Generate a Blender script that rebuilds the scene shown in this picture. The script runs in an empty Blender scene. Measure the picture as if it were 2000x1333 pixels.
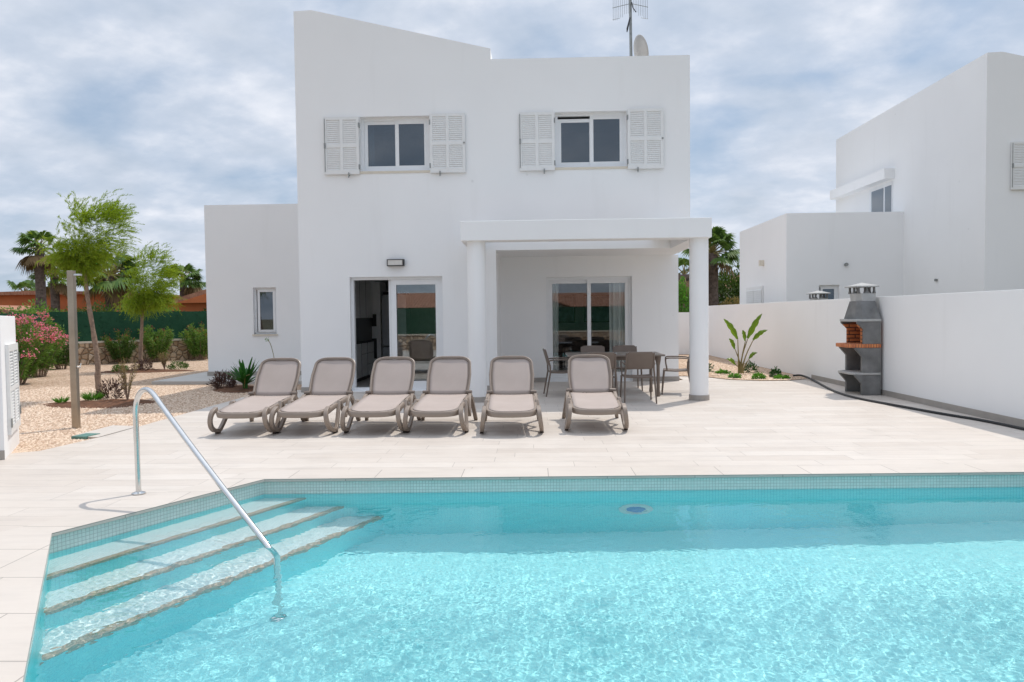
import bpy, bmesh, math, random
import numpy as np
from mathutils import Vector, Matrix, noise
from mathutils.geometry import tessellate_polygon
R = math.radians
random.seed(7); rng = np.random.default_rng(7)
sc = bpy.context.scene
COL = sc.collection

# ------------------------------------------------------------------ camera
F, PIT, ROLL, YAW, EYE = 1400.0, 50/1400.0, .0115, .0286, 1.48
fw = Vector((-math.sin(YAW)*math.cos(PIT), math.cos(YAW)*math.cos(PIT), -math.sin(PIT)))
rt = Vector((math.cos(YAW), math.sin(YAW), 0)); up = rt.cross(fw)
up2 = up*math.cos(ROLL)+rt*math.sin(ROLL); rt2 = rt*math.cos(ROLL)-up*math.sin(ROLL)
cam = bpy.data.cameras.new('camera'); camo = bpy.data.objects.new('camera', cam); COL.objects.link(camo)
M = Matrix((rt2, up2, -fw)).transposed().to_4x4(); M.translation = Vector((0, 0, EYE))
camo.matrix_world = M
cam.sensor_width = 36; cam.lens = 36*F/2000; cam.clip_start = .05; cam.clip_end = 6000
sc.camera = camo

# ------------------------------------------------------------------ light
SUN_D = Vector((.357, .388, 1)).normalized()          # towards the sun
elev = math.asin(SUN_D.z); azim = math.atan2(SUN_D.x, SUN_D.y)
sl = bpy.data.lights.new('sun', 'SUN'); sl.energy = 2.78; sl.angle = R(.53); sl.color = (1, .93, .84)
so = bpy.data.objects.new('sun', sl); COL.objects.link(so)
so.rotation_euler = SUN_D.to_track_quat('Z', 'Y').to_euler(); so.location = (8, 10, 20)
CAUSTICS = True
try:
    sl.cycles.is_caustics_light = CAUSTICS
except Exception: pass
w = bpy.data.worlds.new("World"); sc.world = w; w.use_nodes = True
nt = w.node_tree; nt.nodes.clear()
def N(t, typ, **kw):
    n = t.nodes.new(typ)
    for k, v in kw.items():
        if k.startswith('i_'): n.inputs[k[2:].replace('_', ' ')].default_value = v
        else: setattr(n, k, v)
    return n
def math_(t, op, a, b=None, c=None, clamp=False):
    n = t.nodes.new('ShaderNodeMath'); n.operation = op; n.use_clamp = clamp
    for i, v in enumerate((a, b, c)):
        if v is None: continue
        if isinstance(v, (int, float)): n.inputs[i].default_value = v
        else: t.links.new(v, n.inputs[i])
    return n.outputs[0]
def mixc(t, f, a, b, mode='MIX'):
    n = t.nodes.new('ShaderNodeMix'); n.data_type = 'RGBA'; n.blend_type = mode; n.clamp_factor = True
    for s, v in ((n.inputs[0], f), (n.inputs[6], a), (n.inputs[7], b)):
        if isinstance(v, (int, float)): s.default_value = v
        elif isinstance(v, tuple): s.default_value = (*v[:3], 1)
        else: t.links.new(v, s)
    return n.outputs[2]
def ramp(t, f, stops, interp='LINEAR'):
    n = t.nodes.new('ShaderNodeValToRGB'); r = n.color_ramp; r.interpolation = interp
    while len(r.elements) < len(stops): r.elements.new(.5)
    for e, (p, c) in zip(r.elements, stops): e.position = p; e.color = (*c, 1) if isinstance(c, tuple) else (c, c, c, 1)
    t.links.new(f, n.inputs[0]); return n.outputs[0]
sky = N(nt, 'ShaderNodeTexSky', sky_type='NISHITA', sun_disc=False, sun_elevation=elev, sun_rotation=azim, air_density=1.0, dust_density=1.5, ozone_density=1.5)
tc = N(nt, 'ShaderNodeTexCoord'); sep = N(nt, 'ShaderNodeSeparateXYZ'); nt.links.new(tc.outputs['Generated'], sep.inputs[0])
zz = math_(nt, 'ADD', math_(nt, 'MAXIMUM', sep.outputs[2], 0.0), .30)
comb = N(nt, 'ShaderNodeCombineXYZ')
nt.links.new(math_(nt, 'DIVIDE', sep.outputs[0], zz), comb.inputs[0])
nt.links.new(math_(nt, 'DIVIDE', math_(nt, 'MULTIPLY', sep.outputs[1], 1.15), zz), comb.inputs[1])
n1 = N(nt, 'ShaderNodeTexNoise'); n1.inputs['Scale'].default_value = 1.9; n1.inputs['Detail'].default_value = 8; n1.inputs['Roughness'].default_value = .50; n1.inputs['Distortion'].default_value = .5
n2 = N(nt, 'ShaderNodeTexNoise'); n2.inputs['Scale'].default_value = 5.0; n2.inputs['Detail'].default_value = 9; n2.inputs['Roughness'].default_value = .54
mp = N(nt, 'ShaderNodeMapping'); mp.inputs['Location'].default_value = (3.1, 7.4, 2.0); mp.inputs['Rotation'].default_value = (0, 0, .5)
nt.links.new(comb.outputs[0], mp.inputs[0]); nt.links.new(mp.outputs[0], n1.inputs[0]); nt.links.new(mp.outputs[0], n2.inputs[0])
cov = math_(nt, 'ADD', math_(nt, 'MULTIPLY', n1.outputs[0], .75), math_(nt, 'MULTIPLY', n2.outputs[0], .25))
mask = ramp(nt, cov, [(.33, .25), (.45, .70), (.58, 1.0)])
shade = ramp(nt, n2.outputs[0], [(.30, (5.0, 5.6, 6.5)), (.50, (5.7, 6.25, 7.2)), (.70, (7.3, 7.6, 8.3))])
skyc = mixc(nt, 1.0, sky.outputs[0], (.62, .72, .80), 'MULTIPLY')
skyb = mixc(nt, .55, skyc, (3.2, 4.6, 6.4))
out = mixc(nt, mask, skyb, shade)
zup = math_(nt, 'MULTIPLY_ADD', math_(nt, 'SMOOTH_MAX', math_(nt, 'SUBTRACT', sep.outputs[2], .42), 0.0, .1), 1.25, 1.0)
vm = N(nt, 'ShaderNodeVectorMath', operation='SCALE'); nt.links.new(out, vm.inputs[0]); nt.links.new(zup, vm.inputs['Scale']); out = vm.outputs[0]
bg = N(nt, 'ShaderNodeBackground'); bg.inputs[1].default_value = .116; nt.links.new(out, bg.inputs[0])
wo = N(nt, 'ShaderNodeOutputWorld'); nt.links.new(bg.outputs[0], wo.inputs[0])
sc.view_settings.view_transform = 'Standard'; sc.view_settings.look = 'None'
sc.view_settings.gamma = 1; sc.view_settings.use_curve_mapping = False
sc.view_settings.exposure = 0.0
try:
    sc.cycles.use_denoising = True
    sc.cycles.max_bounces = 16; sc.cycles.diffuse_bounces = 9; sc.cycles.glossy_bounces = 4
    sc.cycles.transmission_bounces = 8; sc.cycles.transparent_max_bounces = 24
    sc.cycles.sample_clamp_indirect = 6.0; sc.cycles.caustics_refractive = True; sc.cycles.caustics_reflective = False
    sc.cycles.blur_glossy = .5
except Exception: pass

# ------------------------------------------------------------------ materials
def newmat(name):
    m = bpy.data.materials.new(name); m.use_nodes = True; t = m.node_tree
    return m, t, t.nodes['Principled BSDF']
def coords(t, kind='Object', scale=None):
    c = N(t, 'ShaderNodeTexCoord'); o = c.outputs[kind]
    if scale:
        mpn = N(t, 'ShaderNodeMapping'); mpn.inputs['Scale'].default_value = scale; t.links.new(o, mpn.inputs[0]); o = mpn.outputs[0]
    return o
def noisen(t, vec, scale, detail=4, rough=.55):
    n = N(t, 'ShaderNodeTexNoise'); n.inputs['Scale'].default_value = scale; n.inputs['Detail'].default_value = detail; n.inputs['Roughness'].default_value = rough
    if vec is not None: t.links.new(vec, n.inputs[0])
    return n.outputs[0]
def bump(t, p, h, strength=.3, dist=.01):
    b = N(t, 'ShaderNodeBump'); b.inputs['Strength'].default_value = strength; b.inputs['Distance'].default_value = dist
    t.links.new(h, b.inputs['Height']); t.links.new(b.outputs[0], p.inputs['Normal']); return b
def plain(name, col, rough=.6, metal=0, var=.08, scale=6, bstr=0, bscale=60, spec=None, bdist=.004):
    m, t, p = newmat(name); c = coords(t)
    n = noisen(t, c, scale, 5)
    a = tuple(max(0, x*(1-var)) for x in col); b = tuple(min(1, x*(1+var)) for x in col)
    t.links.new(ramp(t, n, [(.3, a), (.7, b)]), p.inputs['Base Color'])
    p.inputs['Roughness'].default_value = rough; p.inputs['Metallic'].default_value = metal
    if spec is not None: p.inputs['Specular IOR Level'].default_value = spec
    if bstr: bump(t, p, noisen(t, c, bscale, 4), bstr, bdist)
    return m
def leafmat(name, c1, c2, scale=1.5, trans=.35, rough=.5):
    m, t, p = newmat(name); c = coords(t)
    geo = N(t, 'ShaderNodeNewGeometry')
    n = noisen(t, c, scale, 3)
    f = math_(t, 'ADD', math_(t, 'MULTIPLY', n, .6), math_(t, 'MULTIPLY', geo.outputs['Random Per Island'], .4))
    colr = ramp(t, f, [(.25, c1), (.75, c2)])
    t.links.new(colr, p.inputs['Base Color']); p.inputs['Roughness'].default_value = rough; p.inputs['Specular IOR Level'].default_value = .25
    tr = N(t, 'ShaderNodeBsdfTranslucent'); t.links.new(mixc(t, .5, colr, (c2[0]*1.3, c2[1]*1.4, c2[2]*.6)), tr.inputs[0])
    mx = N(t, 'ShaderNodeMixShader'); mx.inputs[0].default_value = trans
    t.links.new(p.outputs[0], mx.inputs[1]); t.links.new(tr.outputs[0], mx.inputs[2])
    t.links.new(mx.outputs[0], t.nodes['Material Output'].inputs[0]); return m
def glassmat(name, tint=(.965, .98, .98), refl=.62, rough=0.0):
    m, t, p = newmat(name); t.nodes.remove(p)
    fr = N(t, 'ShaderNodeFresnel'); fr.inputs[0].default_value = 1.52
    f = math_(t, 'ADD', math_(t, 'MULTIPLY', fr.outputs[0], 1.7*refl), .03, clamp=True)
    tr = N(t, 'ShaderNodeBsdfTransparent'); tr.inputs[0].default_value = (*tint, 1)
    gl = N(t, 'ShaderNodeBsdfGlossy'); gl.inputs['Roughness'].default_value = rough; gl.inputs[0].default_value = (.95, .98, 1, 1)
    mx = N(t, 'ShaderNodeMixShader'); t.links.new(f, mx.inputs[0]); t.links.new(tr.outputs[0], mx.inputs[1]); t.links.new(gl.outputs[0], mx.inputs[2])
    t.links.new(mx.outputs[0], t.nodes['Material Output'].inputs[0]); return m

def stucco():
    m, t, p = newmat('white_render'); c = coords(t)
    big = noisen(t, c, .35, 4); fine = noisen(t, c, 90, 5)
    st = noisen(t, coords(t, 'Object', (2.2, 2.2, .25)), 1.4, 6)
    col = ramp(t, big, [(.3, (.82, .82, .82)), (.7, (.87, .87, .87))])
    col = mixc(t, ramp(t, st, [(.60, 0.0), (.80, .14)]), col, (.62, .61, .59))
    sp = N(t, 'ShaderNodeTexVoronoi'); sp.inputs['Scale'].default_value = 1.1; t.links.new(c, sp.inputs[0])
    spot = ramp(t, math_(t, 'ADD', sp.outputs['Distance'], math_(t, 'MULTIPLY', noisen(t, c, 9, 3), .03)), [(.025, .30), (.055, 0.0)])
    col = mixc(t, spot, col, (.50, .49, .48))
    t.links.new(col, p.inputs['Base Color']); p.inputs['Roughness'].default_value = .9; p.inputs['Specular IOR Level'].default_value = .2
    h = math_(t, 'ADD', fine, math_(t, 'MULTIPLY', noisen(t, c, 5, 3), .8))
    bump(t, p, h, .25, .004); return m
def tilemat(name, bw, bh, c1, c2, mort, msize, rough=.45, uvrot=0, off=.5, vein=True, bstr=.25, scratch=.5, spec=.4):
    m, t, p = newmat(name); uv = coords(t, 'UV')
    mpn = N(t, 'ShaderNodeMapping'); mpn.inputs['Rotation'].default_value = (0, 0, uvrot); t.links.new(uv, mpn.inputs[0])
    b = N(t, 'ShaderNodeTexBrick'); b.inputs['Scale'].default_value = 1; b.inputs['Brick Width'].default_value = bw; b.inputs['Row Height'].default_value = bh
    b.inputs['Mortar Size'].default_value = msize; b.inputs['Mortar Smooth'].default_value = .1; b.offset = off; b.offset_frequency = 2 if off else 1; b.squash = 1
    b.inputs['Color1'].default_value = (*c1, 1); b.inputs['Color2'].default_value = (*c2, 1); b.inputs['Mortar'].default_value = (*mort, 1); b.inputs['Bias'].default_value = 0
    if vein:
        b.offset = 0
        sx = N(t, 'ShaderNodeSeparateXYZ'); t.links.new(mpn.outputs[0], sx.inputs[0])
        row = math_(t, 'FLOOR', math_(t, 'DIVIDE', sx.outputs[1], bh)); rnd = math_(t, 'FRACT', math_(t, 'MULTIPLY', math_(t, 'SINE', math_(t, 'MULTIPLY', row, 12.9898)), 4375.85))
        cx = N(t, 'ShaderNodeCombineXYZ'); t.links.new(math_(t, 'ADD', sx.outputs[0], math_(t, 'MULTIPLY', math_(t, 'FLOOR', math_(t, 'MULTIPLY', rnd, 6.0)), bw/6)), cx.inputs[0]); t.links.new(sx.outputs[1], cx.inputs[1])
        t.links.new(cx.outputs[0], b.inputs[0])
    else: t.links.new(mpn.outputs[0], b.inputs[0])
    col = b.outputs[0]
    if vein:
        st = N(t, 'ShaderNodeMapping'); st.inputs['Scale'].default_value = (1.0, 5.0, 1); t.links.new(mpn.outputs[0], st.inputs[0])
        v = noisen(t, st.outputs[0], 1.6, 8, .65)
        col = mixc(t, scratch, col, ramp(t, v, [(.32, (.80, .80, .80)), (.52, (1.0, 1.0, 1.0)), (.72, (.86, .85, .84))]), 'MULTIPLY')
        d = noisen(t, uv, .55, 5, .6)
        col = mixc(t, .6, col, ramp(t, d, [(.3, (.90, .88, .86)), (.6, (1.0, 1.0, 1.0))]), 'MULTIPLY')
    t.links.new(col, p.inputs['Base Color'])
    p.inputs['Specular IOR Level'].default_value = spec
    rr = noisen(t, uv, 3, 4); t.links.new(ramp(t, rr, [(.3, rough*.85), (.7, min(1, rough*1.2))]), p.inputs['Roughness'])
    bump(t, p, math_(t, 'SUBTRACT', 1.0, b.outputs['Fac']), bstr, .002); return m
def gravelmat():
    m, t, p = newmat('gravel_mat'); c = coords(t)
    v = N(t, 'ShaderNodeTexVoronoi'); v.inputs['Scale'].default_value = 24; v.inputs['Randomness'].default_value = 1; t.links.new(c, v.inputs[0])
    v2 = N(t, 'ShaderNodeTexVoronoi'); v2.inputs['Scale'].default_value = 11; t.links.new(c, v2.inputs[0])
    sepc = N(t, 'ShaderNodeSeparateColor'); t.links.new(v.outputs['Color'], sepc.inputs[0])
    col = ramp(t, sepc.outputs[0], [(0, (.34, .22, .15)), (.35, (.57, .41, .29)), (.7, (.70, .56, .43)), (1, (.52, .37, .27))])
    col = mixc(t, ramp(t, v.outputs['Distance'], [(.45, 0.0), (.85, .55)]), col, (.22, .14, .09))
    big = noisen(t, c, .5, 4)
    col = mixc(t, .5, col, ramp(t, big, [(.3, (.82, .80, .80)), (.65, (1.0, 1.0, 1.0))]), 'MULTIPLY')
    t.links.new(col, p.inputs['Base Color']); p.inputs['Roughness'].default_value = .9; p.inputs['Specular IOR Level'].default_value = .15
    h = math_(t, 'SUBTRACT', 1.0, math_(t, 'ADD', v.outputs['Distance'], math_(t, 'MULTIPLY', v2.outputs['Distance'], .6)))
    bump(t, p, h, .9, .03); return m
def stonemat():
    m, t, p = newmat('rubble_stone'); c = coords(t)
    v = N(t, 'ShaderNodeTexVoronoi'); v.inputs['Scale'].default_value = 5.2; t.links.new(c, v.inputs[0])
    e = N(t, 'ShaderNodeTexVoronoi', feature='DISTANCE_TO_EDGE'); e.inputs['Scale'].default_value = 5.2; t.links.new(c, e.inputs[0])
    s = N(t, 'ShaderNodeSeparateColor'); t.links.new(v.outputs['Color'], s.inputs[0])
    col = ramp(t, s.outputs[0], [(0, (.40, .27, .17)), (.4, (.60, .45, .31)), (.75, (.72, .58, .43)), (1, (.50, .31, .18))])
    col = mixc(t, .5, col, ramp(t, noisen(t, c, 14, 5), [(.3, (.7, .7, .7)), (.7, (1.0, 1.0, 1.0))]), 'MULTIPLY')
    col = mixc(t, ramp(t, e.outputs['Distance'], [(.015, .9), (.06, 0.0)]), col, (.16, .10, .06))
    t.links.new(col, p.inputs['Base Color']); p.inputs['Roughness'].default_value = .9
    bump(t, p, ramp(t, e.outputs['Distance'], [(0, 0.0), (.16, 1.0)]), .9, .05); return m
def watermat():
    m, t, p = newmat('pool_water_mat')
    t.nodes.remove(p)
    g = N(t, 'ShaderNodeBsdfGlass')
    g.inputs['Color'].default_value = (.98, 1, 1, 1); g.inputs['Roughness'].default_value = 0; g.inputs['IOR'].default_value = 1.333
    df = N(t, 'ShaderNodeBsdfDiffuse'); df.inputs[0].default_value = (.10, .75, .82, 1)  # cyan diffuse veil added to imitate light scattered inside the water
    mx = N(t, 'ShaderNodeMixShader'); mx.inputs[0].default_value = .06
    t.links.new(g.outputs[0], mx.inputs[1]); t.links.new(df.outputs[0], mx.inputs[2])
    t.links.new(mx.outputs[0], t.nodes['Material Output'].inputs[0])
    return m

MAT = {}
MAT['stucco'] = stucco()
MAT['terrace'] = tilemat('terrace_tile', 1.2, .24, (.59, .53, .475), (.65, .595, .54), (.44, .40, .36), .0035, .5, 0, .37, True, .15, .55, .3)
MAT['coping'] = tilemat('coping_tile', .8, .5, (.60, .545, .49), (.63, .575, .52), (.34, .31, .28), .004, .5, 0, .5, True, .1, .4, .3)
MAT['mosaic'] = tilemat('pool_mosaic', .028, .028, (.60, .735, .69), (.68, .785, .745), (.43, .52, .49), .0022, .25, 0, 0, False, .1, .5, .5)
MAT['mosaic_step'] = tilemat('pool_mosaic_step', .028, .028, (.80, .85, .84), (.86, .90, .89), (.66, .72, .72), .0024, .3, 0, 0, False, .1, .5, .4)  # near white: weak light absorption of shallow water put into the tile colour
MAT['mosaic_water_tint'] = tilemat('pool_mosaic_water_tint', .028, .028, (.22, .87, .92), (.28, .91, .95), (.19, .77, .84), .0024, .3, 0, 0, False, .1, .5, .4)  # cyan of light absorbed by deep water is painted into the tile colour
MAT['mosaic_floor_tint'] = tilemat('pool_mosaic_floor_tint', .028, .028, (.42, .92, .95), (.48, .95, .97), (.37, .84, .89), .0024, .3, 0, 0, False, .1, .5, .4)  # paler cyan: the water's light absorption painted into the floor tile colour
MAT['nosing'] = tilemat('nosing_mosaic', .028, .028, (.52, .30, .19), (.66, .50, .38), (.38, .28, .2), .004, .4, 0, 0, False, .1, .5, .4)
MAT['gravel'] = gravelmat()
MAT['stonewall'] = stonemat()
MAT['water'] = watermat()
MAT['skirting'] = plain('skirting_tile', (.36, .33, .30), .55, var=.07)
MAT['concrete_slab'] = plain('slab_paving', (.50, .48, .45), .7, var=.06, scale=3, bstr=.1)
MAT['soil'] = plain('soil', (.13, .055, .025), .95, var=.35, scale=12, bstr=.8, bscale=25, bdist=.03)
MAT['ground'] = plain('dry_ground', (.20, .17, .10), .95, var=.35, scale=.25, bstr=.5, bscale=3)
MAT['white_frame'] = plain('white_aluminium', (.78, .79, .80), .35, var=.02)
MAT['white_paint'] = plain('white_paint', (.76, .76, .75), .5, var=.03, scale=12)
MAT['sill'] = plain('sill_stone', (.66, .60, .50), .6, var=.05)
MAT['glass'] = glassmat('window_glass')
MAT['glass_up'] = glassmat('window_glass_upper', (.50, .60, .68), 1.15)
MAT['black'] = plain('black_plastic', (.02, .02, .022), .4, var=.1)
MAT['steel'] = plain('polished_steel', (.66, .66, .65), .16, 1.0, var=.04, scale=20)
MAT['post_steel'] = plain('brushed_steel', (.40, .34, .27), .36, 1.0, var=.12, scale=5)
MAT['galv'] = plain('galvanised_steel', (.30, .31, .30), .5, .8, var=.15, scale=20)
MAT['resin'] = plain('taupe_resin', (.27, .215, .175), .42, var=.04, scale=8)
MAT['resin_dark'] = plain('taupe_resin_dark', (.165, .125, .10), .45, var=.05, scale=8)
MAT['rubber'] = plain('rubber_foot', (.05, .035, .028), .7)
MAT['table'] = plain('table_top_resin', (.20, .165, .14), .35, var=.05)
MAT['concrete'] = plain('barbecue_concrete', (.17, .17, .168), .85, var=.32, scale=4, bstr=.35, bscale=80)
MAT['concrete_light'] = plain('barbecue_concrete_pale', (.40, .40, .39), .8, var=.1, scale=9, bstr=.3, bscale=80)
MAT['hose'] = plain('black_hose', (.015, .016, .018), .5)
MAT['interior'] = plain('interior_paint', (.74, .74, .73), .9)
MAT['floor_in'] = plain('interior_floor', (.52, .49, .46), .4)
MAT['cabinet'] = plain('cabinet_white', (.82, .82, .81), .35, var=.02)
MAT['fridge'] = plain('fridge_steel', (.38, .40, .42), .35, .6)
MAT['curtain'] = plain('curtain_cloth', (.80, .82, .80), .9, var=.02)
MAT['sofa'] = plain('sofa_dark', (.035, .036, .04), .9)
MAT['picture'] = plain('picture_print', (.25, .33, .38), .5, var=.6, scale=4)
MAT['hedge'] = leafmat('artificial_hedge', (.010, .060, .030), (.018, .090, .045), 6, .12, .6)
MAT['tamarisk'] = leafmat('tamarisk_leaf', (.15, .25, .015), (.30, .38, .035), 1.2, .45)
MAT['oleander'] = leafmat('oleander_leaf', (.06, .16, .03), (.19, .30, .06), 2.5, .35)
MAT['oleander_dark'] = leafmat('oleander_leaf_dark', (.035, .09, .02), (.11, .19, .04), 2.5, .3)
MAT['pink'] = leafmat('pink_flower', (.70, .07, .20), (.85, .32, .42), 6, .3, .8)
MAT['redbud'] = leafmat('red_flower_bud', (.38, .05, .05), (.42, .14, .09), 6, .3, .8)
MAT['palm_leaf'] = leafmat('palm_leaf', (.05, .12, .025), (.15, .23, .06), .8, .3)
MAT['palm_dead'] = leafmat('palm_leaf_dead', (.16, .10, .05), (.28, .19, .10), .8, .2, .8)
MAT['palm_trunk'] = plain('palm_trunk', (.13, .095, .08), .95, var=.45, scale=9, bstr=.8, bscale=14, bdist=.06)
MAT['bark'] = plain('tamarisk_bark', (.27, .19, .14), .95, var=.3, scale=16, bstr=.7, bscale=30, bdist=.02)
MAT['tree_leaf'] = leafmat('evergreen_leaf', (.03, .07, .015), (.09, .14, .03), .6, .3)
MAT['dry_leaf'] = leafmat('dry_shrub_leaf', (.20, .15, .06), (.32, .25, .11), 1, .3)
MAT['bright_leaf'] = leafmat('bright_leaf', (.06, .20, .02), (.14, .32, .05), 3, .35)
MAT['agave'] = leafmat('agapanthus_leaf', (.02, .10, .02), (.06, .20, .04), 5, .25, .35)
MAT['purple'] = leafmat('purple_leaf', (.06, .03, .03), (.14, .08, .07), 8, .2)
MAT['strel'] = leafmat('strelitzia_leaf', (.09, .17, .015), (.18, .28, .025), 4, .4, .35)
MAT['strel_stem'] = plain('strelitzia_stem', (.20, .16, .05), .5, var=.3, scale=6)
MAT['succ'] = leafmat('succulent_leaf', (.02, .07, .02), (.05, .13, .03), 8, .2, .4)
MAT['orange'] = plain('terracotta_render', (.50, .15, .055), .95, var=.10, scale=1)
MAT['orange2'] = plain('ochre_render', (.60, .24, .07), .95, var=.08, scale=1)
MAT['house_cream'] = plain('cream_render', (.62, .56, .48), .95, var=.05)
def rooftile():
    m, t, p = newmat('clay_roof_tile'); c = coords(t, 'UV')
    wv = N(t, 'ShaderNodeTexWave'); wv.inputs['Scale'].default_value = 1.6; wv.inputs['Distortion'].default_value = .3; t.links.new(c, wv.inputs[0])
    col = ramp(t, noisen(t, c, 3, 5), [(.3, (.30, .13, .08)), (.7, (.48, .24, .15))])
    t.links.new(col, p.inputs['Base Color']); p.inputs['Roughness'].default_value = .9
    bump(t, p, wv.outputs[0], .8, .05); return m
MAT['rooftile'] = rooftile()
def brickmat():
    m, t, p = newmat('firebrick'); uv = coords(t, 'UV')
    b = N(t, 'ShaderNodeTexBrick'); b.inputs['Scale'].default_value = 1; b.inputs['Brick Width'].default_value = .22; b.inputs['Row Height'].default_value = .066
    b.inputs['Mortar Size'].default_value = .009; b.inputs['Color1'].default_value = (.62, .22, .08, 1); b.inputs['Color2'].default_value = (.50, .15, .05, 1); b.inputs['Mortar'].default_value = (.10, .05, .035, 1)
    t.links.new(uv, b.inputs[0]); t.links.new(b.outputs[0], p.inputs['Base Color']); p.inputs['Roughness'].default_value = .85
    bump(t, p, math_(t, 'SUBTRACT', 1.0, b.outputs['Fac']), .6, .01); return m
MAT['firebrick'] = brickmat()
def brickedge():
    m, t, p = newmat('firebrick_edge'); uv = coords(t, 'UV')
    b = N(t, 'ShaderNodeTexBrick'); b.inputs['Scale'].default_value = 1; b.inputs['Brick Width'].default_value = .045; b.inputs['Row Height'].default_value = .4; b.offset = 0
    b.inputs['Mortar Size'].default_value = .006; b.inputs['Color1'].default_value = (.64, .24, .09, 1); b.inputs['Color2'].default_value = (.48, .14, .06, 1); b.inputs['Mortar'].default_value = (.22, .10, .06, 1)
    t.links.new(uv, b.inputs[0]); t.links.new(b.outputs[0], p.inputs['Base Color']); p.inputs['Roughness'].default_value = .85; return m
MAT['brickedge'] = brickedge()
def fabricmat():
    m, t, p = newmat('taupe_mesh_fabric'); uv = coords(t, 'Object')
    c = noisen(t, uv, 3, 3); fine = noisen(t, uv, 400, 2)
    t.links.new(mixc(t, .3, ramp(t, c, [(.3, (.40, .335, .30)), (.7, (.44, .37, .335))]), ramp(t, fine, [(.3, (.75, .75, .75)), (.7, (1.0, 1.0, 1.0))]), 'MULTIPLY'), p.inputs['Base Color'])
    p.inputs['Roughness'].default_value = .85; bump(t, p, fine, .2, .001); return m
MAT['fabric'] = fabricmat()

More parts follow.
